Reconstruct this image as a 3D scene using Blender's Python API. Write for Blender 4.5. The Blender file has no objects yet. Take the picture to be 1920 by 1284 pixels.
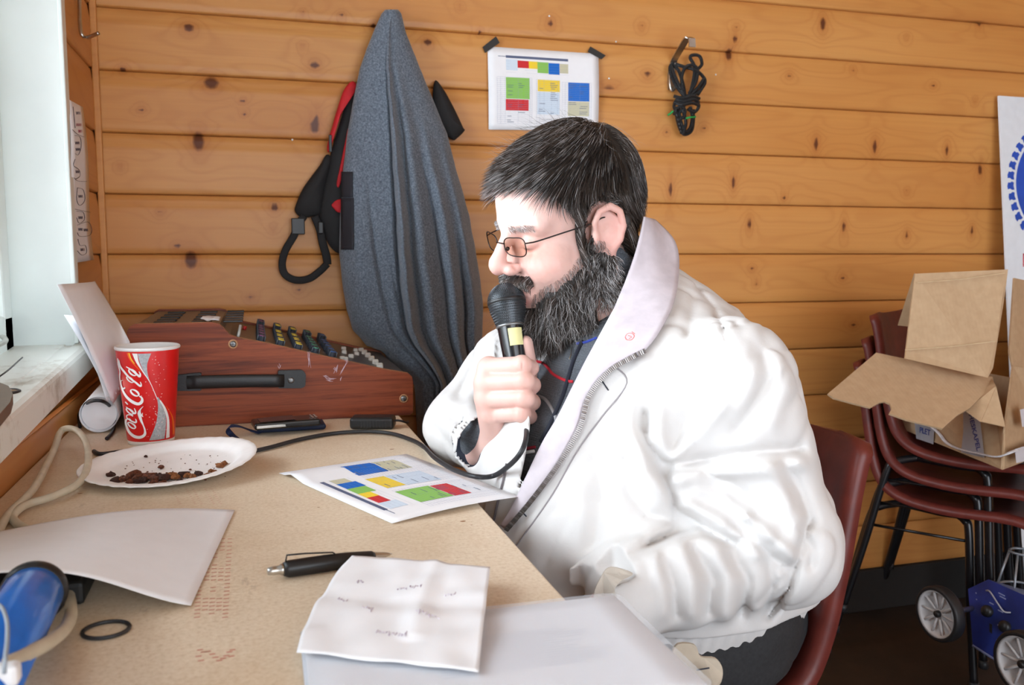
import bpy, bmesh, math, random
import numpy as np
from mathutils import Matrix, Vector
random.seed(7)
rng = np.random.default_rng(11)
SC = bpy.context.scene
COL = SC.collection

# ------------------------------------------------------------------ camera
F_PX = 1645.0
YAW, PITCH = math.radians(16.4), math.radians(5.8)
CF = np.array([math.sin(YAW)*math.cos(PITCH), math.cos(YAW)*math.cos(PITCH), -math.sin(PITCH)])
CR = np.array([math.cos(YAW), -math.sin(YAW), 0.0])
CU = np.cross(CR, CF)
CAM = np.array([0.0, 0.0, 1.06])
cd = bpy.data.cameras.new('camera')
cam = bpy.data.objects.new('camera', cd)
COL.objects.link(cam)
cd.sensor_width = 36.0
cd.lens = F_PX/1920*36.0
cd.clip_start = 0.05
cam.matrix_world = Matrix(((CR[0], CU[0], -CF[0], CAM[0]), (CR[1], CU[1], -CF[1], CAM[1]), (CR[2], CU[2], -CF[2], CAM[2]), (0, 0, 0, 1)))
cd.dof.use_dof = True
cd.dof.focus_distance = 1.25
cd.dof.aperture_fstop = 9.0
SC.camera = cam

# ------------------------------------------------------------------ light
SC.view_settings.view_transform = 'Standard'
SC.view_settings.look = 'None'
SC.view_settings.gamma = 1.0
SC.view_settings.use_curve_mapping = False
SC.view_settings.exposure = 0.44
w = bpy.data.worlds.new('overcast')
SC.world = w
w.use_nodes = True
bg = w.node_tree.nodes['Background']
bg.inputs[0].default_value = (0.80, 0.90, 1.0, 1)
bg.inputs[1].default_value = 3.2

def area(name, loc, rot, sx, sy, power, color):
    l = bpy.data.lights.new(name, 'AREA')
    l.shape = 'RECTANGLE'; l.size = sx; l.size_y = sy; l.energy = power; l.color = color
    o = bpy.data.objects.new(name, l)
    COL.objects.link(o)
    o.location = loc; o.rotation_euler = rot
    return o
# daylight pouring through the long window on the left and an added cool fill light behind the camera
area('window_daylight', (-0.62, 0.62, 1.55), (0, math.radians(-82), 0), 1.3, 2.5, 58, (0.84, 0.93, 1.0))
area('rear_fill', (0.9, -2.1, 1.35), (math.radians(90), 0, 0), 2.4, 1.9, 23, (0.86, 0.93, 1.0))

# ------------------------------------------------------------------ points from pixels of the photograph
def ray(x, y): return CF+CR*(x-960)/F_PX-CU*(y-642)/F_PX
def _pl(x, y, ax, v):
    d = ray(x, y); return CAM+d*((v-CAM[ax])/d[ax])
def Xp(x, y, v): return _pl(x, y, 0, v)
def Yp(x, y, v): return _pl(x, y, 1, v)
def Zp(x, y, v=0.75): return _pl(x, y, 2, v)
def Dp(x, y, d): return CAM+ray(x, y)*d
def proj(P):
    q = np.asarray(P)-CAM; d = q@CF
    return np.stack([960+F_PX*(q@CR)/d, 642-F_PX*(q@CU)/d, d], -1)

# ------------------------------------------------------------------ object helpers
def tag(o, label=None, cat=None, group=None, kind=None):
    if label: o['label'] = label
    if cat: o['category'] = cat
    if group: o['group'] = group
    if kind: o['kind'] = kind
    return o
def link(o, parent=None):
    COL.objects.link(o)
    if parent is not None:
        o.parent = parent
        r = parent
        while r.parent is not None: r = r.parent
        if parent.parent is None: o.location = tuple(-Vector(parent.location))
    return o
def empty(name, loc=(0, 0, 0)):
    o = bpy.data.objects.new(name, None); o.empty_display_size = .05
    COL.objects.link(o); o.location = tuple(float(v) for v in loc)
    return o
def mob(name, V, Fc, mat, parent=None, smooth=False, mats=None, mi=None):
    me = bpy.data.meshes.new(name)
    V = np.asarray(V, dtype=np.float64)
    if isinstance(Fc, np.ndarray):
        n = Fc.shape[1]
        me.vertices.add(len(V)); me.vertices.foreach_set('co', V.astype(np.float32).ravel())
        me.loops.add(Fc.size); me.loops.foreach_set('vertex_index', Fc.astype(np.int32).ravel())
        me.polygons.add(len(Fc)); me.polygons.foreach_set('loop_start', np.arange(0, Fc.size, n, dtype=np.int32))
        me.update(calc_edges=True); me.validate()
    else:
        me.from_pydata([tuple(v) for v in V.tolist()], [], [tuple(f) for f in Fc]); me.update()
    for m in (mats or ([mat] if mat else [])): me.materials.append(m)
    if mi is not None: me.polygons.foreach_set('material_index', np.asarray(mi, dtype=np.int32))
    if smooth: me.polygons.foreach_set('use_smooth', [True]*len(me.polygons))
    return link(bpy.data.objects.new(name, me), parent)
class G:
    """collects pieces of geometry of one part"""
    def __init__(s): s.V = []; s.F = []; s.n = 0
    def add(s, vf, M=None):
        V, Fc = vf; V = np.asarray(V, float)
        if M is not None: V = V@np.asarray(M)[:3, :3].T+np.asarray(M)[:3, 3]
        s.V.append(V); s.F += [tuple(int(i)+s.n for i in f) for f in Fc]; s.n += len(V); return s
    def out(s, name, mat, parent=None, smooth=False): return mob(name, np.vstack(s.V), s.F, mat, parent, smooth)
def box(lo, hi):
    (a, b, c), (d, e, f) = lo, hi
    V = [(a,b,c),(d,b,c),(d,e,c),(a,e,c),(a,b,f),(d,b,f),(d,e,f),(a,e,f)]
    return V, [(0,3,2,1),(4,5,6,7),(0,1,5,4),(1,2,6,5),(2,3,7,6),(3,0,4,7)]
def bbox(lo, hi, bev=.004, seg=2):
    bm = bmesh.new(); V, Fc = box(lo, hi)
    vs = [bm.verts.new(v) for v in V]
    for f in Fc: bm.faces.new([vs[i] for i in f])
    bmesh.ops.bevel(bm, geom=bm.edges[:], offset=bev, segments=seg, affect='EDGES', profile=.5)
    bm.verts.index_update()
    r = ([tuple(v.co) for v in bm.verts], [[v.index for v in f.verts] for f in bm.faces]); bm.free(); return r
def tube(P, r, n=8, closed=False, flat=1.0, up=None):
    P = np.asarray(P, float); m = len(P)
    r = np.broadcast_to(np.asarray(r, float), (m,))
    T = np.gradient(P, axis=0) if not closed else np.roll(P, -1, 0)-np.roll(P, 1, 0)
    T /= np.linalg.norm(T, axis=1)[:, None]+1e-12
    u = np.array(up if up is not None else (0, 0, 1.)); u = u-T[0]*(u@T[0])
    if np.linalg.norm(u) < 1e-3: u = np.array((1., 0, 0)); u -= T[0]*(u@T[0])
    V = []
    for i in range(m):
        if up is not None: u = np.array(up, float)
        u = u-T[i]*(u@T[i]); u /= np.linalg.norm(u)+1e-12; b = np.cross(T[i], u)
        for k in range(n):
            a = 2*math.pi*k/n; V.append(P[i]+r[i]*(flat*math.cos(a)*u+math.sin(a)*b))
    Fc = []
    for i in range(m if closed else m-1):
        j = (i+1) % m
        for k in range(n):
            l = (k+1) % n; Fc.append((i*n+k, i*n+l, j*n+l, j*n+k))
    if not closed: Fc += [tuple(range(n-1, -1, -1)), tuple((m-1)*n+k for k in range(n))]
    return np.array(V), Fc
def spline(P, n=8, closed=False):
    P = np.asarray(P, float); m = len(P); out = []
    for i in range(m if closed else m-1):
        if closed: a, b, c, d = P[(i-1) % m], P[i], P[(i+1) % m], P[(i+2) % m]
        else: a, b, c, d = P[max(i-1, 0)], P[i], P[i+1], P[min(i+2, m-1)]
        for k in range(n):
            t = k/n
            out.append(.5*((2*b)+(-a+c)*t+(2*a-5*b+4*c-d)*t*t+(-a+3*b-3*c+d)*t**3))
    if not closed: out.append(P[-1])
    return np.array(out)
def frame(o, z, x=None):
    z = np.asarray(z, float); z = z/np.linalg.norm(z)
    x = np.array((1., 0, 0) if x is None else x, float); x = x-z*(x@z)
    if np.linalg.norm(x) < 1e-4: x = np.array((0, 1., 0)); x = x-z*(x@z)
    x /= np.linalg.norm(x); y = np.cross(z, x)
    M = np.eye(4); M[:3, 0] = x; M[:3, 1] = y; M[:3, 2] = z; M[:3, 3] = o
    return M
def lathe(prof, n=32, M=None):
    """prof: (radius, height) list, closed to the axis at both ends when the radius is 0"""
    V = []; Fc = []; rows = []
    for r_, h_ in prof:
        if r_ < 1e-7: rows.append([len(V)]); V.append((0, 0, h_))
        else:
            rows.append(list(range(len(V), len(V)+n)))
            V += [(r_*math.cos(2*math.pi*k/n), r_*math.sin(2*math.pi*k/n), h_) for k in range(n)]
    for a, b in zip(rows, rows[1:]):
        for k in range(n):
            l = (k+1) % n
            if len(a) == 1 and len(b) == 1: continue
            if len(a) == 1: Fc.append((a[0], b[l], b[k]))
            elif len(b) == 1: Fc.append((a[k], a[l], b[0]))
            else: Fc.append((a[k], a[l], b[l], b[k]))
    V = np.array(V, float)
    if M is not None: V = V@M[:3, :3].T+M[:3, 3]
    return V, Fc
def sheet(fn, nu, nv, th=.0006):
    """closed thin sheet from fn(u,v)->point"""
    U, W = np.meshgrid(np.linspace(0, 1, nu+1), np.linspace(0, 1, nv+1), indexing='ij')
    P = fn(U, W); P = np.asarray(P)
    du = np.gradient(P, axis=0); dv = np.gradient(P, axis=1)
    N = np.cross(du, dv); N /= np.linalg.norm(N, axis=-1)[..., None]+1e-12
    A = (P+N*th/2).reshape(-1, 3); B = (P-N*th/2).reshape(-1, 3); m = len(A)
    idx = np.arange(m).reshape(nu+1, nv+1)
    q = np.stack([idx[:-1, :-1], idx[1:, :-1], idx[1:, 1:], idx[:-1, 1:]], -1).reshape(-1, 4)
    Fc = [q, q[:, ::-1]+m]
    def rim(l): return np.stack([l[:-1], l[:-1]+m, l[1:]+m, l[1:]], -1)
    Fc += [rim(idx[:, 0]), rim(idx[::-1, -1]), rim(idx[0, ::-1]), rim(idx[-1, :])]
    return np.vstack([A, B]), np.vstack(Fc)
def bil(c00, c10, c11, c01):
    c = [np.asarray(q, float) for q in (c00, c10, c11, c01)]
    def f(U, W):
        U = np.asarray(U)[..., None]; W = np.asarray(W)[..., None]
        return c[0]*(1-U)*(1-W)+c[1]*U*(1-W)+c[2]*U*W+c[3]*(1-U)*W
    return f
def prism(P, d):
    """polygon (N,3) extruded by vector d"""
    P = np.asarray(P, float); n = len(P)
    return np.vstack([P, P+np.asarray(d, float)]), [tuple(range(n-1, -1, -1)), tuple(range(n, 2*n))]+[(i, (i+1) % n, n+(i+1) % n, n+i) for i in range(n)]
def vnoise(P, s, seed=0):
    """smooth value noise, numpy, about -1..1"""
    Q = np.asarray(P, np.float64)*s+seed*17.13+1000.0
    I = np.floor(Q).astype(np.int64); f = Q-I; f = f*f*(3-2*f)
    def h(i, j, k):
        n = (i*73856093) ^ (j*19349663) ^ (k*83492791) ^ (seed*2654435)
        n = (n ^ (n >> 13))*1274126177 & 0x7fffffff
        return ((n ^ (n >> 16)) & 0xffff)/32767.5-1
    r = 0
    for a in (0, 1):
        for b in (0, 1):
            for c in (0, 1):
                r = r+h(I[..., 0]+a, I[..., 1]+b, I[..., 2]+c)*np.where(a, f[..., 0], 1-f[..., 0])*np.where(b, f[..., 1], 1-f[..., 1])*np.where(c, f[..., 2], 1-f[..., 2])
    return r
_bez = {}
def text(name, s, size, M, mat, parent, depth=.0002, align='CENTER', shear=0, bold=0):
    cu = bpy.data.curves.new(name, 'FONT'); cu.body = s; cu.size = size; cu.extrude = depth
    cu.align_x = align; cu.align_y = 'CENTER'; cu.shear = shear; cu.offset = bold; cu.resolution_u = 3
    tmp = bpy.data.objects.new(name, cu); COL.objects.link(tmp)
    dg = bpy.context.evaluated_depsgraph_get(); dg.update()
    me = bpy.data.meshes.new_from_object(tmp.evaluated_get(dg))
    bpy.data.objects.remove(tmp); bpy.data.curves.remove(cu)
    me.transform(Matrix(np.asarray(M).tolist())); me.materials.clear(); me.materials.append(mat)
    me.name = name
    return link(bpy.data.objects.new(name, me), parent)

# ------------------------------------------------------------------ materials
def srgb(r, g, b): return tuple(((c/255)/12.92 if c/255 <= .04045 else ((c/255+.055)/1.055)**2.4) for c in (r, g, b))+(1,)
class NT:
    def __init__(s, name):
        s.m = bpy.data.materials.new(name); s.m.use_nodes = True; s.t = s.m.node_tree
        s.b = s.t.nodes['Principled BSDF']
    def n(s, typ, **kw):
        o = s.t.nodes.new(typ)
        for k, v in kw.items():
            if k.startswith('i_'):
                key = k[2:]; key = int(key) if key.isdigit() else key.replace('_', ' ')
                if hasattr(v, 'is_linked') or isinstance(v, bpy.types.NodeSocket): s.t.links.new(v, o.inputs[key])
                else: o.inputs[key].default_value = v
            else: setattr(o, k, v)
        return o
    def l(s, a, b): s.t.links.new(a, b)
    def math(s, op, a, b=0.0, clamp=False):
        o = s.t.nodes.new('ShaderNodeMath'); o.operation = op; o.use_clamp = clamp
        for i, v in enumerate((a, b)):
            if isinstance(v, bpy.types.NodeSocket): s.t.links.new(v, o.inputs[i])
            else: o.inputs[i].default_value = v
        return o.outputs[0]
    def mix(s, f, a, b, typ='MIX'):
        o = s.t.nodes.new('ShaderNodeMix'); o.data_type = 'RGBA'; o.blend_type = typ
        for i, v in ((0, f), (6, a), (7, b)):
            if isinstance(v, bpy.types.NodeSocket): s.t.links.new(v, o.inputs[i])
            else: o.inputs[i].default_value = v
        return o.outputs[2]
    def ramp(s, f, stops):
        o = s.t.nodes.new('ShaderNodeValToRGB'); s.t.links.new(f, o.inputs[0]); e = o.color_ramp.elements
        while len(e) < len(stops): e.new(.5)
        for el, (p, c) in zip(e, stops): el.position = p; el.color = c if len(c) == 4 else tuple(c)+(1,)
        return o.outputs[0]
    def obj(s, scale=(1, 1, 1), loc=None):
        tc = s.n('ShaderNodeTexCoord'); mp = s.n('ShaderNodeMapping'); s.l(tc.outputs['Object'], mp.inputs[0])
        mp.inputs['Scale'].default_value = scale
        if loc is not None: s.l(loc, mp.inputs['Location'])
        return mp.outputs[0]
    def noise(s, vec, scale, detail=3, rough=.5, dist=0):
        o = s.n('ShaderNodeTexNoise'); s.l(vec, o.inputs['Vector']); o.inputs['Scale'].default_value = scale
        o.inputs['Detail'].default_value = detail; o.inputs['Roughness'].default_value = rough; o.inputs['Distortion'].default_value = dist
        return o.outputs[0]
    def bump(s, h, strength=.3, dist=.002):
        o = s.n('ShaderNodeBump'); s.l(h, o.inputs['Height']); o.inputs['Strength'].default_value = strength; o.inputs['Distance'].default_value = dist
        s.l(o.outputs[0], s.b.inputs['Normal']); return o
    def base(s, c):
        if isinstance(c, bpy.types.NodeSocket): s.l(c, s.b.inputs['Base Color'])
        else: s.b.inputs['Base Color'].default_value = c
    def set(s, **kw):
        for k, v in kw.items():
            key = k.replace('_', ' ')
            if isinstance(v, bpy.types.NodeSocket): s.l(v, s.b.inputs[key])
            else: s.b.inputs[key].default_value = v
        return s
def plain(name, c, rough=.5, metal=0.0, var=.08, nscale=40, bump=0, bscale=200, bdist=.001, spec=.5, sheen=0, coat=0):
    k = NT(name); c = c if len(c) == 4 else tuple(c)+(1,)
    vec = k.obj()
    if var > 0:
        n = k.noise(vec, nscale, 3)
        d = tuple(x*(1-2*var) for x in c[:3])+(1,); e = tuple(min(1, x*(1+var*1.0)) for x in c[:3])+(1,)
        k.base(k.ramp(n, [(.3, d), (.7, e)]))
    else: k.base(c)
    k.set(Roughness=rough, Metallic=metal, Specular_IOR_Level=spec)
    if sheen: k.set(Sheen_Weight=sheen, Sheen_Roughness=.5)
    if coat: k.set(Coat_Weight=coat, Coat_Roughness=.1)
    if bump: k.bump(k.noise(vec, bscale, 3), bump, bdist)
    return k.m

def pine(name, tint=1.0, horizontal='x'):
    k = NT(name)
    oi = k.n('ShaderNodeObjectInfo'); r = oi.outputs['Random']
    cx = k.n('ShaderNodeCombineXYZ'); k.l(k.math('MULTIPLY', r, 37.0), cx.inputs[0]); k.l(k.math('MULTIPLY', r, 11.0), cx.inputs[2])
    sc = (.9, .9, 9.0)
    vec = k.obj(sc, cx.outputs[0])
    at = k.n('ShaderNodeAttribute', attribute_name='knot'); kn = at.outputs['Fac']
    n1 = k.noise(vec, 1.0, 2, .4)
    field = k.math('ADD', k.math('MULTIPLY', n1, 11.0), k.math('MULTIPLY', kn, 3.0))
    ring = k.math('MULTIPLY_ADD', k.math('SINE', k.math('MULTIPLY', field, 6.2832)), .5); ring.node.inputs[2].default_value = .5
    vec2 = k.obj((1.5, 1.5, 160.0), cx.outputs[0]); fine = k.noise(vec2, 1.0, 3, .6)
    big = k.noise(k.obj((.7, .7, 3.0), cx.outputs[0]), 1.3, 2)
    def c(r_, g_, b_): a = srgb(r_, g_, b_); return tuple(x*tint for x in a[:3])+(1,)
    col = k.ramp(big, [(.3, c(202, 138, 70)), (.7, c(220, 163, 94))])
    col = k.mix(k.math('MULTIPLY', k.math('POWER', ring, 4.0), .26), col, c(176, 108, 56))
    col = k.mix(k.math('MULTIPLY', fine, .5), col, c(184, 118, 62))
    tone = k.math('MULTIPLY', r, 1.0)
    col = k.mix(k.math('MULTIPLY', tone, .35), col, c(190, 124, 66))
    halo = k.math('MULTIPLY', k.math('SMOOTHSTEP', kn, .0) if False else k.math('POWER', kn, 2.0), .6)
    col = k.mix(halo, col, c(165, 92, 42))
    core = k.ramp(kn, [(.82, (0, 0, 0, 1)), (.93, (1, 1, 1, 1))])
    col = k.mix(core, col, c(98, 52, 28))
    k.base(col); k.set(Roughness=.42, Specular_IOR_Level=.4)
    k.bump(k.math('ADD', k.math('MULTIPLY', ring, .25), fine), .12, .0015)
    return k.m
M = {}
M['pine'] = pine('pine_panel')
M['pine_left'] = M['pine']
M['plinth'] = plain('dark_plinth', (.012, .010, .009), .8)
M['white_paint'] = plain('white_window_paint', srgb(226, 234, 230), .35, var=.03, nscale=8)
k = NT('sill_paint'); v = k.obj(); n = k.noise(v, 9, 6, .65); n2 = k.noise(k.obj((40, 5, 40)), 1.0, 3)
k.base(k.mix(k.ramp(n, [(.52, (0, 0, 0, 1)), (.70, (1, 1, 1, 1))]), srgb(228, 230, 222), srgb(160, 145, 120))); k.set(Roughness=.4); k.bump(n2, .2, .001); M['sill'] = k.m
k = NT('floor_boards'); v = k.obj(); n = k.noise(v, 4, 6, .7)
k.base(k.ramp(n, [(.3, (.012, .008, .006, 1)), (.62, (.036, .022, .014, 1)), (.78, (.09, .058, .038, 1))])); k.set(Roughness=.6); k.bump(n, .3, .003); M['floor'] = k.m
M['ceiling'] = plain('ceiling_board', srgb(190, 150, 105), .7)
# table board: pale chipboard with mottling, scuffs and small stains
k = NT('chipboard'); v = k.obj(); n = k.noise(v, 220, 4, .7); n2 = k.noise(v, 7, 5, .6); n3 = k.noise(k.obj((30, 12, 1)), 1.0, 5, .7)
c0 = k.ramp(n, [(.3, srgb(212, 190, 160)), (.5, srgb(228, 210, 184)), (.72, srgb(238, 223, 202))])
c0 = k.mix(k.math('MULTIPLY', k.ramp(n2, [(.45, (0, 0, 0, 1)), (.75, (1, 1, 1, 1))]), .45), c0, srgb(188, 154, 112))
c0 = k.mix(k.math('MULTIPLY', k.ramp(n3, [(.66, (0, 0, 0, 1)), (.72, (1, 1, 1, 1))]), .25), c0, srgb(120, 90, 62))
k.base(c0); k.set(Roughness=.5); k.bump(n, .08, .0006); M['board'] = k.m
M['paper'] = plain('white_paper', srgb(240, 240, 243), .7, var=.01, bump=.05, bscale=60)
M['black_plastic'] = plain('black_plastic', (.012, .012, .013), .42, var=.05)
M['black_gloss'] = plain('black_gloss', (.010, .010, .011), .2)
M['steel'] = plain('brushed_steel', (.62, .60, .56), .32, 1.0)
M['dull_steel'] = plain('dull_screw_steel', (.25, .25, .25), .45, .9)
M['rubber'] = plain('black_rubber_cable', (.018, .019, .022), .5, var=.1)
M['tape'] = plain('black_cloth_tape', (.02, .018, .016), .6, bump=.2, bscale=500)
for nm, c in dict(p_red=(208, 40, 44), p_yellow=(246, 212, 50), p_green=(140, 196, 88), p_blue=(0, 104, 200), p_beige=(204, 200, 170), p_light=(212, 226, 240), p_line=(146, 158, 184), p_dark=(90, 100, 130)).items():
    M[nm] = plain('ink_'+nm[2:], srgb(*c), .7, var=0)
# ------------------------------------------------------------------ room shell
WX, WY, RX, RY, CZ = -0.32, 2.13, 3.6, -2.3, 2.36
def struct(o): o['kind'] = 'structure'; return o
V, Fc = box((WX-.3, RY-.1, -.1), (RX+.1, WY+.2, 0)); struct(mob('floor', V, Fc, M['floor']))
V, Fc = box((WX-.3, RY-.1, CZ), (RX+.1, WY+.2, CZ+.08)); struct(mob('ceiling', V, Fc, M['ceiling']))
wall_back = struct(mob('wall_back', *box((WX-.12, WY+.022, 0), (RX+.1, WY+.12, CZ)), M['pine']))
KN = [(354,52,9,7),(396,155,13,11),(455,190,5,4),(458,214,4,3),(372,265,10,17),(358,487,11,16),(225,313,5,4),(333,463,7,6),(590,237,9,13),(590,122,9,8),(567,88,5,4),(567,25,4,4),
 (802,79,8,7),(595,202,5,4),(594,218,5,4),(862,14,5,4),(515,388,7,8),(512,430,5,4),(1032,43,6,8),(1203,51,5,5),(1214,140,8,7),(1142,162,16,6),(1380,54,5,5),(1378,74,6,9),(1367,102,8,13),(1320,239,5,4),
 (1543,45,7,14),(1700,70,5,4),(1838,42,6,9),(1828,190,6,5),(1530,270,6,14),(1640,275,6,15),(1775,282,5,12),(1257,355,5,15),(1375,342,5,14),(1405,420,5,12),(1410,505,6,5),(1418,530,5,5),
 (1580,520,6,5),(1582,425,5,12),(1838,318,6,13),(1822,432,5,10),(700,48,5,4),(230,130,5,4),(640,30,5,5),(1700,440,5,8),(1480,140,6,5),(1600,130,5,4),(1250,245,6,5),(1700,360,6,5),(470,560,7,5),(560,545,5,4),(300,400,5,4),(265,205,5,4),(900,60,4,4),(1750,160,5,4),(1470,370,5,6),(1600,610,7,5),(1760,950,10,5),(1680,1010,8,5)]
KW = [(Yp(a, b, WY), c/1645*2.2, d/1645*2.2) for a, b, c, d in KN]
def knotfield(x, z, kw):
    r = np.zeros_like(x)
    for p, a, b in kw:
        d = np.sqrt(((x-p[0])/(a*1.1))**2+((z-p[2])/(b*1.1))**2)
        r = np.maximum(r, np.exp(-(d*.75)**2*.55) if False else 1/(1+.22*d**2.2))
    return r
def set_attr(o, name, vals):
    at = o.data.attributes.new(name, 'FLOAT', 'POINT'); at.data.foreach_set('value', np.asarray(vals, np.float32))
J0, JP = 1.058, .13333
PR = [(.0, .012), (.0015, .001), (.004, -.001), (.02, 0), (.035, 0), (.05, 0), (.065, 0), (.08, 0), (.095, 0), (.104, 0), (.106, .0006), (.118, .0020), (.1300, .0035), (.132, .006), (.1333, .014)]
for kk in range(-7, 10):
    z0 = J0+kk*JP; kp = [q for q in KW if z0-.06 < q[0][2] < z0+JP+.06]
    xs = np.concatenate([np.arange(WX, 2.35, .008), [2.8, RX]]) if kk < 5 else np.linspace(WX, RX, 6)
    A = np.array([[(x, WY+py+.0, z0+pz) for pz, py in PR] for x in xs]).reshape(-1, 3)
    n = len(PR); m = len(xs)
    A[:, 1] += .0012*vnoise(A*[.8, 0, 4], 1.0, 3)
    B = A.copy(); B[:, 1] = WY+.02; I = np.arange(m*n).reshape(m, n)
    q = np.stack([I[:-1, :-1], I[1:, :-1], I[1:, 1:], I[:-1, 1:]], -1).reshape(-1, 4)
    cap = [np.array([[I[0, a], I[0, a+1], I[0, a+1]+m*n, I[0, a]+m*n] for a in range(n-1)])]
    o = mob('plank', np.vstack([A, B]), np.vstack([q]+cap), M['pine'], wall_back, True)
    kf = knotfield(A[:, 0], A[:, 2], kp); set_attr(o, 'knot', np.concatenate([kf, kf*0]))
struct(mob('baseboard_back', *bbox((WX, WY-.012, 0), (RX, WY+.02, .125), .003), M['plinth']))
for a, b in [(1155,78),(1142,147),(1342,140),(1158,266),(548,262),(1030,30)]:
    p = Yp(a, b, WY-.001); mob('nail_head', *lathe([(0, .0015), (.002, .001), (.0025, 0)], 8, frame(p, (0, -1, 0))), plain('pin_white', (.8, .8, .78), .4, var=0), wall_back)
# left wall with the window opening: solid core pieces behind the planks
wall_left = struct(mob('wall_left', *box((WX-.14, 1.76, 0), (WX-.02, WY+.1, CZ)), M['pine']))
g = G(); g.add(box((WX-.14, RY, 0), (WX-.02, 1.76, .80))); g.add(box((WX-.14, RY, 1.98), (WX-.02, 1.76, CZ))); g.add(box((WX-.14, RY, .80), (WX-.02, -.55, 1.98)))
g.out('wall_core', M['pine'], wall_left)
def lplank(y0, y1, z0, z1):
    A = np.array([[(WX-py, y, z0+pz) for pz, py in PR if z0+pz <= z1+1e-4] for y in np.arange(y0, y1+.001, max(.012, (y1-y0)/60))])
    m, n = A.shape[:2]; A = A.reshape(-1, 3); I = np.arange(m*n).reshape(m, n); B = A.copy(); B[:, 0] = WX-.018
    q = np.stack([I[:-1, 1:], I[1:, 1:], I[1:, :-1], I[:-1, :-1]], -1).reshape(-1, 4)
    e = [[I[0, a]+m*n, I[0, a+1]+m*n, I[0, a+1], I[0, a]] for a in range(n-1)]+[[I[-1, a], I[-1, a+1], I[-1, a+1]+m*n, I[-1, a]+m*n] for a in range(n-1)]
    o = mob('plank', np.vstack([A, B]), np.vstack([q, np.array(e)]), M['pine_left'], wall_left, True)
    kf = knotfield(A[:, 1]-.0, A[:, 2], [((1.95, 0, 1.56), .008, .01), ((1.95, 0, 1.28), .009, .009)]); set_attr(o, 'knot', np.concatenate([kf, kf*0]))
for kk in range(-7, 10):
    z0 = J0+kk*JP
    if z0 >= .80: lplank(1.765, WY-.003, z0, z0+JP)
    elif z0+JP < .80: lplank(RY, WY-.003, z0, z0+JP)
    else: lplank(RY, WY-.003, z0, min(z0+JP, .80)); 
struct(mob('trim_1', *bbox((WX-.001, WY-.016, .13), (WX+.013, WY-.002, CZ), .003), M['pine']))
# other walls (out of frame): right wall, rear wall with a wide opening added to let fill light in
struct(mob('wall_right', *box((RX, RY-.1, 0), (RX+.1, WY+.2, CZ)), M['pine']))
g = G(); g.add(box((WX-.14, RY-.1, 0), (-.4, RY, CZ))); g.add(box((2.2, RY-.1, 0), (RX, RY, CZ))); g.add(box((-.4, RY-.1, 2.1), (2.2, RY, CZ))); struct(g.out('wall_rear', M['pine']))

# ------------------------------------------------------------------ window on the left wall
win = struct(empty('window_1', (WX, .6, .88)))
Y1, Y0, XS = 1.715, -.52, -.405
g = G(); g.add(bbox((XS-.05, Y1, .86), (WX+.012, Y1+.022, 1.99), .002)); g.out('window_jamb', M['white_paint'], win, True)
g = G(); g.add(bbox((XS-.05, Y0-.03, .86), (WX+.012, Y0-.005, 1.99), .002)); g.out('window_jamb', M['white_paint'], win, True)
mob('window_head', *bbox((XS-.05, Y0, 1.965), (WX+.012, Y1, 1.99), .002), M['white_paint'], win)
# casing board on the wall face, with a small bead
mob('window_casing', *bbox((WX-.004, Y1+.002, .872), (WX+.012, Y1+.062, 2.03), .003), M['white_paint'], win)
mob('casing_bead', *bbox((WX+.010, Y1-.001, .90), (WX+.017, Y1+.016, 2.0), .002), M['white_paint'], win)
# sill board, tipped a little like in the hut, with a rounded nosing and a groove along the front
def sl(y): return .8785+(y-1.35)*.055
g = G(); ys = np.linspace(Y0-.05, 1.765, 24)
prof = [(XS-.03, -.0), (-.325, 0), (-.323, -.002), (-.312, -.002), (-.310, .0), (-.293, 0), (-.286, -.003), (-.284, -.008), (-.284, -.045), (-.287, -.048), (XS-.03, -.048)]
A = np.array([[(x, y, sl(y)+z) for x, z in prof] for y in ys]).reshape(-1, 3); n = len(prof); m = len(ys)
Fc = [(i*n+a, i*n+(a+1) % n, (i+1)*n+(a+1) % n, (i+1)*n+a) for i in range(m-1) for a in range(n)]+[tuple(range(n-1, -1, -1)), tuple((m-1)*n+a for a in range(n))]
mob('window_sill', A, Fc, M['sill'], win)
# sash frames, mullions and panes
glass = NT('window_glass'); glass.set(Transmission_Weight=1.0, Roughness=0.0, IOR=1.45); glass.base((1, 1, 1, 1))
tr = glass.n('ShaderNodeBsdfTransparent'); gl = glass.n('ShaderNodeBsdfGlossy'); gl.inputs['Roughness'].default_value = .02
fr = glass.n('ShaderNodeFresnel'); mx = glass.n('ShaderNodeMixShader'); glass.l(fr.outputs[0], mx.inputs[0]); glass.l(tr.outputs[0], mx.inputs[1]); glass.l(gl.outputs[0], mx.inputs[2])
glass.l(mx.outputs[0], glass.t.nodes['Material Output'].inputs[0]); M['glass'] = glass.m
for (a, b) in ((Y0, .58), (.60, Y1)):
    s = G()
    for yy0, yy1 in ((a, a+.055), (b-.055, b)):
        s.add(bbox((XS-.045, yy0, .885), (XS, yy1, 1.965), .006))
        s.add(bbox((XS-.04, yy0+(.035 if yy0 == a else -.012), .90), (XS-.012, yy1+(.012 if yy0 == a else -.035), 1.94), .003))
    s.add(bbox((XS-.045, a, .885), (XS, b, .955), .006)); s.add(bbox((XS-.045, a, 1.90), (XS, b, 1.965), .006))
    s.out('window_sash', M['white_paint'], win, False)
    mob('window_pane', *box((XS-.026, a+.05, .95), (XS-.022, b-.05, 1.905)), M['glass'], win)
mob('window_handle', *tube(spline([(XS+.006, 1.46, .915), (XS+.02, 1.49, .917), (XS+.024, 1.56, .921), (XS+.010, 1.60, .925)], 6), [.004]*19, 8), M['steel'], win, True)
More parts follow.
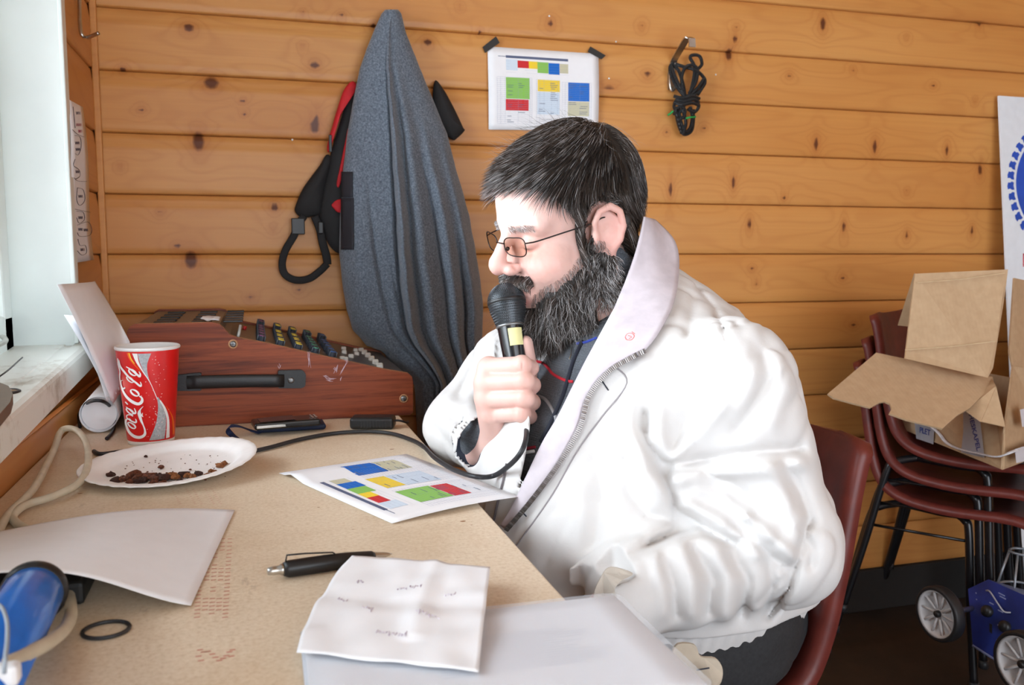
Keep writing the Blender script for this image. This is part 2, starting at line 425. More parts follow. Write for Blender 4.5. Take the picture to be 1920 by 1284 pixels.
# little things lying on the sill
def onsill(x, y): p = Zp(x, y, .885); return Zp(x, y, sl(p[1])+.001)
p = onsill(14, 742)
t = empty('metal_buckle', p); tag(t, 'small dark metal buckle lying on the white window sill at the left edge', 'buckle')
mob('ring', *tube(spline([p+np.array(q) for q in ((-.02, -.01, .004), (-.005, -.016, .004), (.010, -.006, .004), (.012, .008, .005), (-.004, .012, .006), (-.02, .006, .005))], 5, True), .0028, 6, True), M['black_plastic'], t, True)
mob('prong', *tube([p+np.array((-.035, -.004, .008)), p+np.array((-.01, .002, .009)), p+np.array((.012, .002, .005))], .0022, 6), M['steel'], t, True)
mob('clip_plate', *bbox(p+np.array((-.02, -.026, 0)), p+np.array((.003, -.018, .008)), .001), M['steel'], t)
a = onsill(-70, 850); b = onsill(20, 750)
pts = [Zp(*q, .893) for q in ((-90, 740), (0, 735), (17, 742), (25, 757), (20, 775), (0, 800), (-90, 890))]
o = mob('leather_case', *prism(pts, (0, 0, .012)), plain('brown_leather', srgb(92, 68, 38), .5, bump=.3), None)
tag(o, 'brown leather case lying flat on the window sill', 'case')
o = mob('twig', *tube(spline([Zp(-10, 712, .892), Zp(15, 694, .900), Zp(35, 676, .897), Zp(42, 670, .893)], 5), [.0012]*16, 5), M['black_plastic'], None); tag(o, 'thin dark strip of draught seal lying loose on the window sill', 'seal')

# ------------------------------------------------------------------ table (a narrow bench of chipboard along the window wall)
table = empty('table', (0, .8, 0)); tag(table, 'narrow pale chipboard work table along the window wall', 'table')
bm = bmesh.new(); V, Fc = bbox((WX+.002, -.5, .728), (.262, WY-.015, .75), .0025)
mob('tabletop', V, Fc, M['board'], table)
for (x, y) in ((.20, 2.05), (.20, -.4), (-.27, 2.05), (-.27, -.4)): mob('leg', *bbox((x-.022, y-.022, 0), (x+.022, y+.022, .728), .003), M['pine'], table)
mob('apron', *bbox((.16, -.37, .66), (.18, 2.02, .728), .002), M['pine'], table)
# faded red stencil printed on the board: rows of dashes
g = G()
def dash(x, y, l=.0022, wd=.0008, vert=False):
    p = Zp(x, y, .7502); d = np.array((wd, l, 0)) if vert else np.array((l, wd, 0))
    g.add(([(p[0]-d[0], p[1]-d[1], p[2]), (p[0]+d[0], p[1]-d[1], p[2]), (p[0]+d[0], p[1]+d[1], p[2]), (p[0]-d[0], p[1]+d[1], p[2])], [(0, 1, 2, 3)]))
for col, xs_ in enumerate((378, 392, 405, 418, 431)):
    for i in range(22):
        y = 1010+i*7; x = xs_-(y-1010)*.06
        if col in (0, 4) or (i//4) % 2 == 0 or (col == 2 and i % 3): dash(x, y, .0024, .0009)
for x, y in [(375, 1218), (382, 1222), (372, 1230), (377, 1238), (390, 1221), (398, 1226), (404, 1232), (411, 1238), (418, 1234), (424, 1229), (430, 1222), (436, 1218), (434, 1230)]: dash(x, y, .0022, .0010)
for i in range(9):
    for x in (322, 350, 362, 385, 398): dash(x+i*2, 917+i*3.4, .0014, .0005)
o = g.out('printed_stamp', plain('faded_red_ink', srgb(204, 132, 112), .7, var=0), table); o['kind'] = 'stuff'; o['label'] = 'faded red stencilled print'
for x, y, s in ((868, 977, .0035), (884, 984, .0015), (597, 951, .002), (662, 992, .0015), (735, 842, .004), (150, 925, .003)):
    p = Zp(x, y, .7502); th = np.linspace(0, 2*math.pi, 9)[:-1]
    mob('stain', [(p[0]+s*math.cos(q)*(1+.3*math.sin(3*q)), p[1]+s*.6*math.sin(q), p[2]) for q in th], [tuple(range(8))], plain('stain_brown', srgb(160, 110, 66), .6, var=0), table)
IC = {}
for _s in (1, 2):
    _b = bmesh.new(); bmesh.ops.create_icosphere(_b, subdivisions=_s, radius=1); IC[_s] = [[v.index for v in f.verts] for f in _b.faces]; _b.free()
# ------------------------------------------------------------------ printed colour chart (used twice)
def chart_layout():
    R = []
    def r(x0, y0, x1, y1, c):
        u0, u1 = (x0-225)/720, (x1-225)/720
        def v(y, u): t = 195+45*u; return (y-t)/(748-t)
        R.append((u0, v(y0, u0), u1, v(y1, u1), c))
    r(338, 270, 742, 276, 'p_dark'); r(338, 278, 411, 355, 'p_light'); r(412, 288, 484, 340, 'p_red'); r(484, 292, 540, 344, 'p_yellow')
    r(540, 296, 612, 372, 'p_green'); r(613, 302, 685, 380, 'p_blue'); r(686, 308, 742, 372, 'p_beige')
    r(335, 400, 486, 545, 'p_green'); r(333, 545, 480, 622, 'p_red'); r(540, 414, 686, 495, 'p_yellow'); r(537, 495, 684, 645, 'p_light')
    r(742, 430, 882, 556, 'p_blue'); r(740, 556, 880, 655, 'p_beige')
    return R
def chart(name, fn, parent_loc, label, n=(16, 12), nsign=1):
    """fn(u,v) -> point; print sits a hair above the paper"""
    t = empty(name, parent_loc); tag(t, label, 'paper')
    V, Fc = sheet(fn, n[0], n[1], .0004); mob('sheet', V, Fc, M['paper'], t, True)
    def nrm(u, v):
        e = .01; a = fn(np.array(u+e), np.array(v))-fn(np.array(u-e), np.array(v)); b = fn(np.array(u), np.array(v+e))-fn(np.array(u), np.array(v-e))
        q = np.cross(a, b); return nsign*q/np.linalg.norm(q)
    def quad(g, u0, v0, u1, v1, off, k=4):
        us = np.linspace(u0, u1, k+1); vs = np.linspace(v0, v1, k+1)
        P = [fn(np.array(u), np.array(v))+nrm(u, v)*off for u in us for v in vs]
        g.add((P, [(i*(k+1)+j, (i+1)*(k+1)+j, (i+1)*(k+1)+j+1, i*(k+1)+j+1) for i in range(k) for j in range(k)]))
    for (a, b, c, d, m) in chart_layout():
        g = G(); quad(g, a, b, c, d, .0005); o = g.out('printed_block', M[m], t)
    g = G()
    def hl(u0, u1, v, w_=.0016): quad(g, u0, v, u1, v+w_, .0007, 2)
    def vl(u, v0, v1, w_=.0011): quad(g, u, v0, u+w_, v1, .0007, 3)
    for c0, c1, top in ((.075, .385, .36), (.425, .64, .37), (.66, .93, .39)):
        for i in range(25): hl(c0, c1, top+i*.0235)
        for u in (c0, c0+.03, c0+.07, (c0+c1)/2+.03, c1-.02, c1): vl(u, top, top+24*.0235)
    for i in range(5): hl(.155, .72, .16+i*.035, .001)
    g.out('ruled_lines', M['p_line'], t)
    g = G()
    for i in range(60):
        u = rng.choice([.16, .26, .445, .55, .72, .82])+rng.random()*.01; v = .40+rng.integers(0, 22)*.0235+.008
        if u > .4 and v > .8: continue
        quad(g, u, v, u+.03+rng.random()*.04, v+.006, .0008, 1)
    quad(g, .09, .105, .26, .112, .0008, 1)
    g.out('tiny_print', M['p_dark'], t)['kind'] = 'stuff'
    return t
# on the wall, with tape at the two upper corners
c = [Yp(x, y, WY-.006) for x, y in ((914, 87), (1122, 101), (1121, 245), (916, 243))]
fb = bil(*c)
def wallfn(U, W):
    P = fb(U, W); P = P.copy(); P[..., 1] -= .004*np.sin(np.asarray(W)*3.0)*(1+.5*np.sin(np.asarray(U)*7)); return P
poster = chart('colour_chart', wallfn, c[0], 'white printed colour chart taped to the plank wall above the man', nsign=-1)
for i, pp in enumerate((((905, 88), (930, 68), (937, 80), (910, 99)), ((1107, 87), (1136, 104), (1128, 111), (1102, 97)))):
    P = [Yp(x, y, WY-.009) for x, y in pp]
    o = mob('tape_strip', *prism(P, (0, .0012, 0)), M['tape'], None)
    tag(o, ('strip of black tape on the upper left corner of the wall chart', 'strip of black tape on the upper right corner of the wall chart')[i], 'tape', 'tape strips holding the wall chart')
# lying on the table, overhanging the edge
TL, TR, BL, BR = Zp(735, 981, .7515), Zp(523, 887, .753), Zp(975, 931, .7545), Zp(762, 851, .7515)
fb2 = bil(TL, TR, BR, BL)
def tabfn(U, W):
    P = fb2(U, W).copy(); U = np.asarray(U); W = np.asarray(W)
    P[..., 2] += .007*np.sin(W*3.1)*(1-U)**1.0*.5+.006*np.exp(-((U-.86)/.06)**2)*(1-W)
    return P
chart('colour_chart_copy', tabfn, TL, 'white printed colour chart lying on the table edge before the man', nsign=-1)

# ------------------------------------------------------------------ paper cup
cp = Zp(284, 827); cup = empty('paper_cup', cp); tag(cup, 'tall red paper cup with white rim and cola lettering on the table', 'cup')
RB, RT, HC = .0365, .0500, .160
red = plain('cup_red', srgb(216, 22, 24), .32, var=.04, nscale=30, coat=.2); wht = plain('cup_white', (.86, .86, .85), .45, var=0); silver = plain('cup_silver', srgb(176, 180, 184), .45, var=.12, nscale=300)
MC = np.eye(4); MC[:3, 3] = cp
MC[:3, :3] = [[math.cos(.02), 0, math.sin(.0)], [0, 1, 0], [0, 0, 1]]
mob('sleeve', *lathe([(RB, .006), (RB+.0005, .0075), (RT-.0012, HC-.006), (RT-.0012, HC-.004)], 64, MC), red, cup, True)
mob('rim', *lathe([(RT-.0034, HC-.006), (RT-.0036, HC-.002), (RT-.0020, HC+.0006), (RT, HC-.0004), (RT+.0008, HC-.0028), (RT-.0002, HC-.005), (RT-.0014, HC-.0056)], 64, MC), wht, cup, True)
mob('lining', *lathe([(0, .010), (RB-.002, .010), (RT-.0034, HC-.004)], 48, MC), wht, cup, True)
mob('base', *lathe([(RB-.003, .003), (RB-.003, 0), (RB-.0004, 0), (RB+.0002, .0065)], 64, MC), wht, cup, True)
# print: traced over the front view (817 x 1284 view of 140 x 220 pixels)
tocam = CAM-cp; a0 = math.atan2(tocam[1], tocam[0])
def cup_pt(x, y, off=.0004):
    t = (1185-y)/(1185-150); t = min(max(t, 0), 1)
    xl, xr = 92+(1-t)*118, 700-(1-t)*52
    # curve of the hoop seen from above
    s = max(-.999, min(.999, (x-(xl+xr)/2)/((xr-xl)/2)))
    dy = -38*(math.sqrt(1-s*s)-1)*(.6+.4*t)
    h = HC-.006-(1-t)*(HC-.014)+dy/1035*(HC-.014)*.9
    h = min(max(h, .007), HC-.0065)
    R = RB+.0005+(h-.0075)/(HC-.0135)*(RT-.0017-RB)+off
    a = a0+math.asin(s)
    return cp+np.array((R*math.cos(a), R*math.sin(a), h))
def ribbon(pts, widths, mat, name, off=.0004, n=6):
    P = spline([tuple(p)+(0,) for p in pts], n)[:, :2]; W_ = np.interp(np.linspace(0, 1, len(P)), np.linspace(0, 1, len(widths)), widths)
    T = np.gradient(P, axis=0); T /= np.linalg.norm(T, axis=1)[:, None]+1e-9; N = np.stack([-T[:, 1], T[:, 0]], 1)
    V = []
    for p, nn, w_ in zip(P, N, W_):
        for q in (-.5, -.17, .17, .5): V.append(cup_pt(*(p+nn*w_*q), off))
    Fc = [(i*4+j, i*4+j+1, (i+1)*4+j+1, (i+1)*4+j) for i in range(len(P)-1) for j in range(3)]
    return V, Fc
def band(L, R_, n=6, off=.0004):
    A = spline([p+(0,) for p in L], n)[:, :2]; B = spline([p+(0,) for p in R_], n)[:, :2]; V = []
    for p, q in zip(A, B):
        for t in np.linspace(0, 1, 5): V.append(cup_pt(*(p*(1-t)+q*t), off))
    return V, [(i*5+j, i*5+j+1, (i+1)*5+j+1, (i+1)*5+j) for i in range(len(A)-1) for j in range(4)]
g = G(); g.add(band([(305, 168), (325, 270), (360, 370), (405, 480)], [(428, 168), (395, 270), (392, 370), (412, 482)]))
g.add(band([(478, 680), (488, 800), (470, 980), (410, 1178)], [(490, 680), (540, 800), (560, 980), (545, 1182)])); g.out('silver_wave', silver, cup)
g = G(); g.add(band([(256, 168), (292, 270), (350, 380), (415, 505), (478, 700)], [(302, 168), (318, 270), (362, 380), (420, 500), (484, 700)], off=.0006))
g.add(band([(500, 720), (540, 830), (565, 970), (558, 1182)], [(512, 720), (560, 830), (588, 970), (590, 1180)], off=.0006)); g.out('white_wave', wht, cup)
OR = plain('cup_orange', srgb(238, 110, 30), .4, var=0); g = G(); g.add(band([(206, 166), (226, 230), (265, 290), (330, 370)], [(222, 166), (240, 228), (275, 285), (334, 370)])); g.out('orange_wave', OR, cup); g = G(); g.add(band([(560, 800), (600, 900), (618, 1000), (620, 1170)], [(563, 800), (608, 900), (630, 1000), (638, 1168)])); g.out('orange_wave', OR, cup)
g = G(); g.add(band([(222, 166), (240, 228), (275, 285)], [(234, 166), (250, 226), (280, 282)], off=.0005)); g.out('yellow_wave', plain('cup_yellow', srgb(250, 205, 60), .4, var=0), cup)
# script lettering, running upwards
S = []
def st(pts, ws): S.append((pts, ws))
st([(356, 776), (330, 815), (322, 860), (338, 940), (358, 1000), (372, 1060), (368, 1110), (330, 1140), (280, 1135), (235, 1095), (212, 1040), (204, 990), (212, 950), (236, 935), (250, 948)], [3, 12, 32, 22, 12, 16, 26, 34, 36, 30, 24, 18, 14, 10, 8])
st([(356, 900), (345, 880), (352, 850)], [4, 14, 3])
def ring(cx, cy, a, b, rot, w1, w2):
    P = []; W_ = []
    for i in range(15):
        t = 2*math.pi*i/14; x, y = a*math.cos(t), b*math.sin(t)
        P.append((cx+x*math.cos(rot)-y*math.sin(rot), cy+x*math.sin(rot)+y*math.cos(rot))); W_.append(w1+(w2-w1)*abs(math.sin(t)))
    st(P, W_)
ring(257, 1010, 40, 22, .75, 10, 17)                       # o
st([(268, 895), (240, 885), (215, 900), (215, 930), (250, 955), (290, 968), (296, 945), (288, 925)], [14, 14, 10, 10, 16, 18, 12, 6])      # c
ring(240, 845, 38, 20, .75, 10, 17)                        # a
st([(205, 800), (240, 825), (280, 862), (290, 840), (278, 800)], [8, 16, 20, 14, 6])
st([(198, 742), (222, 768)], [14, 14])                     # hyphen
st([(322, 655), (345, 680), (343, 722), (312, 748), (262, 728), (215, 685), (182, 630), (165, 575), (158, 540)], [12, 18, 28, 34, 34, 28, 22, 16, 10])   # C
st([(196, 572), (180, 592), (164, 565), (160, 510), (178, 490)], [12, 16, 12, 8, 5])
ring(282, 620, 44, 24, .80, 11, 20)                        # o
st([(140, 262), (150, 330), (185, 385), (235, 450), (290, 500), (330, 540), (338, 520), (330, 490)], [4, 20, 22, 20, 20, 20, 12, 6])       # l
st([(128, 250), (136, 330), (150, 400), (148, 470), (160, 560)], [8, 14, 10, 10, 14])
ring(240, 470, 40, 18, .85, 8, 14)
ring(262, 385, 42, 22, .85, 11, 18)                        # a
st([(205, 325), (250, 355), (305, 410), (325, 430), (330, 400), (318, 372)], [8, 18, 22, 20, 14, 6])
g = G()
for i, (P, W_) in enumerate(S): g.add(ribbon(P, W_, None, '', .0007+.00004*i))
o = g.out('script_lettering', wht, cup); o['label'] = 'white Coca-Cola script running up the cup'
g = G()
for i in range(70):
    x = rng.normal(470, 55); y = rng.uniform(190, 1150); s = rng.uniform(2, 6)
    if x < 120 or x > 680: continue
    g.add(([cup_pt(x+s*math.cos(q), y+s*math.sin(q), .0011) for q in np.linspace(0, 6.283, 7)[:-1]], [(0, 1, 2, 3, 4, 5)]))
g.out('printed_bubbles', plain('bubble_ink', (.85, .62, .6), .4, var=0), cup)

# ------------------------------------------------------------------ paper plate with crumbs
pc = np.array((-.120, 1.305, .75)); plate = empty('paper_plate', pc); tag(plate, 'round white paper plate with brown cake crumbs on the table', 'plate')
RP = .119
PN = np.array((-.055, -.045, 1)); MP = frame(pc+np.array((0, 0, .0085)), PN)
pr = [(0, 0), (.055, 0), (.083, .0005), (.090, .003), (.095, .0075), (.101, .0098), (.112, .0115), (RP-.001, .0122), (RP, .0110), (.112, .0098), (.101, .0082), (.096, .0055), (.091, .0012), (.083, -.0012), (.05, -.0014), (0, -.0014)]
V, Fc = lathe(pr, 96, MP)
V = np.array(V); ang = np.arctan2(V[:, 1]-pc[1], V[:, 0]-pc[0]); rr = np.hypot(V[:, 0]-pc[0], V[:, 1]-pc[1])
V[:, 2] += .0022*np.cos(2*ang-.6)*(rr/RP)**2+.0005*np.sin(ang*34)*np.clip((rr-.085)/.03, 0, 1)
mob('plate_body', V, Fc, plain('plate_white', srgb(243, 240, 238), .6, var=.02), plate, True)
crm = [plain('cake_brown', srgb(98, 48, 24), .8, var=.35, nscale=400), plain('cake_light', srgb(140, 86, 44), .8, var=.3, nscale=400), plain('cake_dark', srgb(58, 26, 16), .8, var=.3, nscale=400)]
def platept(x, y):
    d = ray(x, y); q = pc+np.array((0, 0, .0092)); n = PN/np.linalg.norm(PN); return CAM+d*(((q-CAM)@n)/(d@n))
def crumb(p, s, mat, name='crumb'):
    bm = bmesh.new(); bmesh.ops.create_icosphere(bm, subdivisions=2 if s > .004 else 1, radius=1)
    sd = rng.random(3)*30
    V = np.array([v.co[:] for v in bm.verts]); Fc = [[v.index for v in f.verts] for f in bm.faces]; bm.free()
    V *= (1+.35*vnoise(V+sd, 2.2, 5))[:, None]; V *= np.array([1, .7, .55])*s
    a = rng.random()*6.28; R_ = np.array([[math.cos(a), -math.sin(a), 0], [math.sin(a), math.cos(a), 0], [0, 0, 1]])
    V = V@R_.T; V[:, 2] = np.maximum(V[:, 2], -.25*s); return V+p
big = [(208, 893, .007), (217, 905, .009), (226, 903, .007), (240, 898, .006), (252, 894, .009), (262, 899, .009), (270, 903, .007), (280, 897, .009), (290, 900, .008), (300, 897, .008), (310, 899, .009), (320, 895, .008), (330, 897, .007), (342, 893, .008), (352, 894, .006), (256, 905, .006), (288, 908, .006), (305, 907, .005), (245, 906, .006), (372, 890, .006), (390, 892, .0045), (396, 885, .0045), (403, 887, .005), (412, 875, .0065), (420, 871, .006), (302, 877, .0045), (273, 857, .0035), (362, 896, .006), (336, 903, .005), (352, 903, .004)]
for x, y, s in big:
    V = crumb(platept(x, y)+np.array((0, 0, s*.3)), s*1.15, None)
    o = mob('cake_crumb', V, IC[2 if s > .004 else 1], crm[0 if 225 < x < 320 else (1 if x >= 320 else 2)] if rng.random() > .25 else crm[2], None, False)
    sp = {(412, 875): 'light brown cake crumb farthest right on the paper plate', (208, 893): 'dark cake crumb on its own at the left of the paper plate', (302, 877): 'small flat cake crumb alone in the middle of the plate', (273, 857): 'tiny cake crumb alone near the far rim of the plate'}
    tag(o, sp.get((x, y), 'brown cake crumb in the heap near the front of the plate'), 'crumb', 'cake crumbs on the paper plate')
g = G()
for i in range(170):
    if i < 110: x = rng.normal(300, 42); y = 899-abs(rng.normal(0, 6))*1+rng.normal(0, 3)
    else: x = rng.uniform(235, 430); y = rng.uniform(852, 895)
    s = rng.uniform(.0008, .0028) if i < 110 else rng.uniform(.0005, .0014)
    g.add((crumb(platept(x, y)+np.array((0, 0, s*.3)), s, None), IC[1]))
tag(g.out('fine_crumbs', crm[0], None), 'fine brown crumbs scattered over the paper plate', 'crumbs', kind='stuff')

# ------------------------------------------------------------------ pen
a, b = Zp(512, 1070, .7590), Zp(736, 1038, .7560); d = (b-a)/np.linalg.norm(b-a); L = np.linalg.norm(b-a)
pen = empty('ballpoint_pen', (a[0], a[1], .75)); tag(pen, 'black ballpoint pen with silver push button and tip on the table', 'pen')
MPn = frame(a, d, (0, 0, 1))
mob('barrel', *lathe([(0, .010), (.0064, .010), (.0080, .014), (.0084, .05), (.0078, L*.60), (.0058, L-.022), (.0040, L-.019), (0, L-.019)], 20, MPn), M['black_plastic'], pen, True)
mob('push_button', *lathe([(0, -.006), (.0034, -.005), (.0042, 0), (.0042, .006), (.0056, .0075), (.0056, .0104), (0, .0104)], 16, MPn), M['steel'], pen, True)
mob('tip', *lathe([(.0041, L-.019), (.0030, L-.009), (.0010, L-.002), (0, L)], 14, MPn), M['steel'], pen, True)
side = np.cross(d, (0, 0, 1)); up_ = np.cross(side, d)
mob('clip', *tube([a+d*.012+up_*.0075, a+d*.013+up_*.0135, a+d*.03+up_*.0128, a+d*.058+up_*.0100, a+d*.060+up_*.0085], [.0016]*5, 6, flat=.5), M['black_plastic'], pen, True)

# ------------------------------------------------------------------ o-ring
p = Zp(199, 1180, .752); th = np.linspace(0, 2*math.pi, 41)[:-1]
o = mob('rubber_ring', *tube([p+np.array((.0178*math.cos(q), .0165*math.sin(q), 0)) for q in th], .0017, 8, True), M['rubber'], None, True)
tag(o, 'small black rubber ring lying on the table near the blank sheet', 'ring')

# ------------------------------------------------------------------ blank sheet at left, riding up over the clutter
A_, B_ = Zp(440, 956, .752), Zp(358, 1135, .752); C_ = Zp(-130, 1072, .812); D_ = Zp(-20, 1000, .775)
fbl = bil(A_, B_, C_, D_)
def blank(U, W):
    U = np.asarray(U); W = np.asarray(W); P = fbl(U, W).copy()
    t = np.clip(1-W, 0, 1)
    P[..., 2] += .020*np.sin(np.clip(W, 0, 1)*math.pi)**2*.7*(U)-.006*np.sin(W*math.pi)*(1-U)
    P[..., 2] += .006*np.sin(W*math.pi)*(1-U)
    P[..., 1] += .05*np.sin(np.clip(W, 0, 1)*math.pi)*(1-U)*.8
    P[..., 2] = np.maximum(P[..., 2], .7512)
    return P
o = mob('blank_sheet', *sheet(blank, 24, 24, .0004), M['paper'], None, True); tag(o, 'blank white sheet curling up over the clutter at the left edge', 'paper')

# blue inflator tube with black end cap, lying on its side
a, b = Zp(66, 1106, .790), Zp(-60, 1330, .800); d = (b-a); L = np.linalg.norm(d); d = d/L
pump = empty('blue_hand_pump', (b[0], b[1], .75)); tag(pump, 'blue tube with black end cap lying in the bottom left corner', 'pump')
MPp = frame(a, d); blue = plain('pump_blue', srgb(22, 104, 196), .28, var=.05, coat=.3)
mob('tube_body', *lathe([(0, .004), (.0215, .004), (.0222, .008), (.0222, L), (0, L)], 40, MPp), blue, pump, True)
mob('end_cap', *lathe([(0, -.004), (.017, -.004), (.0235, -.001), (.0248, .003), (.0248, .010), (.0225, .0125), (.0222, .0126)], 40, MPp), M['black_plastic'], pump, True)
for q in (-1, 1): pass
for i, aa in enumerate((2.4, 3.6)):
    rib = [a+d*s+MPp[:3, 0]*.0222*math.cos(aa)+MPp[:3, 1]*.0222*math.sin(aa) for s in (.014, L*.5, L-.005)]
    mob('rib', *tube(rib, .0012, 6), blue, pump, True)
# dark block and wood scrap under the curling sheet
o = mob('black_case', *bbox(Zp(28, 1150, .75)+np.array((-.06, .0, .001)), Zp(28, 1150, .75)+np.array((.055, .075, .022)), .004), plain('dark_case', (.01, .009, .008), .6), None); tag(o, 'flat black case under the curling blank sheet', 'case')

# ------------------------------------------------------------------ cables
def cable(name, pts, r, mat, label, cat='cable', n=8, group=None):
    o = mob(name, *tube(spline(pts, 10), r, 10), mat, None, True); tag(o, label, cat, group); return o
cream = plain('cream_rubber', srgb(206, 198, 176), .5, var=.06)
Z_ = .758
cable('cream_cable', [Zp(-60, 1085, Z_), Zp(-10, 1010, Z_), Zp(15, 965, Z_), Zp(60, 920, Z_+.004), Zp(88, 870, Z_+.008), Zp(103, 838, Z_+.012), Zp(112, 812, Z_+.020), Zp(124, 803, Z_+.026), Zp(145, 808, Z_+.024), Zp(162, 832, Z_+.016), Zp(165, 870, Z_+.008), Zp(148, 905, Z_+.004), Zp(100, 930, Z_+.001), Zp(55, 944, Z_), Zp(35, 955, Z_), Zp(24, 972, Z_-.003), Zp(45, 990, Z_-.003), Zp(90, 1010, .7562)], .0050, cream, 'cream coloured cable looping up beside the paper plate')
cable('cream_cable', [Zp(112, 1060, .7565), Zp(122, 1085, .757), Zp(130, 1120, .762), Zp(133, 1150, .768), Zp(122, 1178, .776), Zp(90, 1205, .790), Zp(45, 1228, .803), Zp(0, 1250, .812), Zp(-60, 1275, .812)], .0050, cream, 'cream coloured cable crossing over the blue tube')
cable('cord', [Zp(-20, 1128, .81), Zp(0, 1135, .825), Zp(12, 1160, .83), Zp(14, 1195, .83), Zp(10, 1235, .828), Zp(8, 1262, .82)], .0013, plain('thin_cord', srgb(150, 160, 170), .5), 'thin grey cord running over the blue tube', 'cord')
p = Zp(13, 1262, .815); o = mob('plug', *bbox(p-np.array((.007, .006, .007)), p+np.array((.007, .006, .006)), .003), plain('plug_white', (.8, .8, .82), .4, var=0), None); tag(o, 'tiny white plastic plug at the end of the thin cord', 'plug')
cable('black_cable', [Zp(176, 846, .754), Zp(190, 851, .754), Zp(230, 846, .754), Zp(290, 838, .754), Zp(350, 834, .754), Zp(410, 842, .754), Zp(450, 849, .754), Zp(500, 840, .754), Zp(560, 824, .754), Zp(620, 813, .754), Zp(680, 809, .755), Zp(730, 812, .755), Zp(770, 824, .755), Zp(795, 838, .757), Zp(815, 858, .762), Zp(850, 880, .765), Zp(890, 893, .77), Dp(925, 892, 1.160), Dp(953, 874, 1.12), Dp(974, 852, 1.095), Dp(985, 828, 1.105), Dp(987, 806, 1.15), Dp(985, 800, 1.185)], .0034, M['rubber'], 'long black cable snaking behind the cup and plate', 'cable')
cable('black_cable', [Zp(150, 800, .754), Zp(148, 780, .765), Zp(156, 762, .79), Zp(172, 752, .81), Zp(192, 752, .81), Zp(208, 764, .79), Zp(214, 785, .765), Zp(212, 808, .754), Zp(200, 822, .754)], .0030, M['rubber'], 'small hoop of black cable standing before the paper roll', 'cable')

# ------------------------------------------------------------------ phone on a dark blue case, adapter
o0 = Zp(525, 811, .75)
def oriented(P0, P1, wdt, z0, z1, bev, name, mat, parent, tilt=0):
    """rounded slab along P0-P1 (on the table), width away from the camera"""
    P0 = np.array(P0, float); P1 = np.array(P1, float); dx = P1-P0; L = np.linalg.norm(dx); dx /= L; dy = np.cross((0, 0, 1), dx)
    V, Fc = bbox((0, 0, z0), (L, wdt, z1), bev, 3); V = np.array(V); V[:, 2] += tilt*V[:, 0]
    W_ = P0+V[:, :1]*dx+V[:, 1:2]*dy; W_[:, 2] = P0[2]+V[:, 2]; return mob(name, W_, Fc, mat, parent, False)
a, b = Zp(482, 814, .75), Zp(612, 806, .75)
o = oriented(a, b, .055, .001, .011, .0045, 'phone_case', plain('navy_case', srgb(22, 34, 62), .7), None); tag(o, 'dark blue padded case lying flat under the mobile phone', 'case')
ph = empty('mobile_phone', (a[0], a[1], .762)); tag(ph, 'silver edged black mobile phone resting on its dark blue case', 'phone')
a2, b2 = Zp(478, 808, .762), Zp(602, 796, .764)
oriented(a2, b2, .050, .0, .0125, .004, 'phone_body', M['black_gloss'], ph)
oriented(a2+np.array((.003, -.0006, 0)), b2+np.array((-.012, -.0006, 0)), .002, .003, .008, .0009, 'silver_band', M['steel'], ph)
dx = (b2-a2)/np.linalg.norm(b2-a2); dy = np.cross((0, 0, 1), dx)
g = G()
for i in range(3):
    for j in range(2):
        q = b2-dx*(.006+.006*j)+dy*(.010+.011*i)+np.array((0, 0, .0126)); g.add(bbox(q-np.array((.0018, .003, 0)), q+np.array((.0018, .003, .0008)), .0003, 1))
g.out('keypad', M['steel'], ph)
q = dy*.004+np.array((0, 0, .0129)); o = mob('screen', *prism([a2+dx*.01+q, a2+dx*.07+q, a2+dx*.07+q+dy*.042, a2+dx*.01+q+dy*.042], (0, 0, .0002)), plain('screen_glass', (.03, .025, .03), .08, var=0), ph)
st_pts = spline([Zp(487, 812, .7535), Zp(468, 806, .757), Zp(448, 799, .768), Zp(432, 799, .770), Zp(427, 806, .762), Zp(434, 815, .753), Zp(444, 823, .7515)], 5)
o = mob('wrist_strap', *tube(st_pts, .0055, 8, flat=.14), plain('navy_strap', srgb(24, 40, 76), .7), None, True); tag(o, 'dark blue fabric strap curling from the phone case', 'strap')
a, b = Zp(655, 806, .75), Zp(738, 806, .75)
ad = empty('power_adapter', a); tag(ad, 'ribbed black plastic adapter lying beside the mixer corner', 'adapter')
oriented(a, b, .038, .0, .022, .006, 'adapter_body', M['black_plastic'], ad)
g = G()
for i in range(9):
    q = a+(b-a)*(.25+.07*i)+np.array((0, -.0006, .004)); g.add(bbox(q, q+np.array((.0022, .0012, .012)), .0004, 1))
g.out('grip_ribs', M['black_plastic'], ad)
mob('lead', *tube(spline([b+np.array((-.002, .015, .014)), b+np.array((.012, .012, .014)), b+np.array((.028, .02, .008)), b+np.array((.034, .05, .004))], 5), .002, 8), M['rubber'], ad, True)

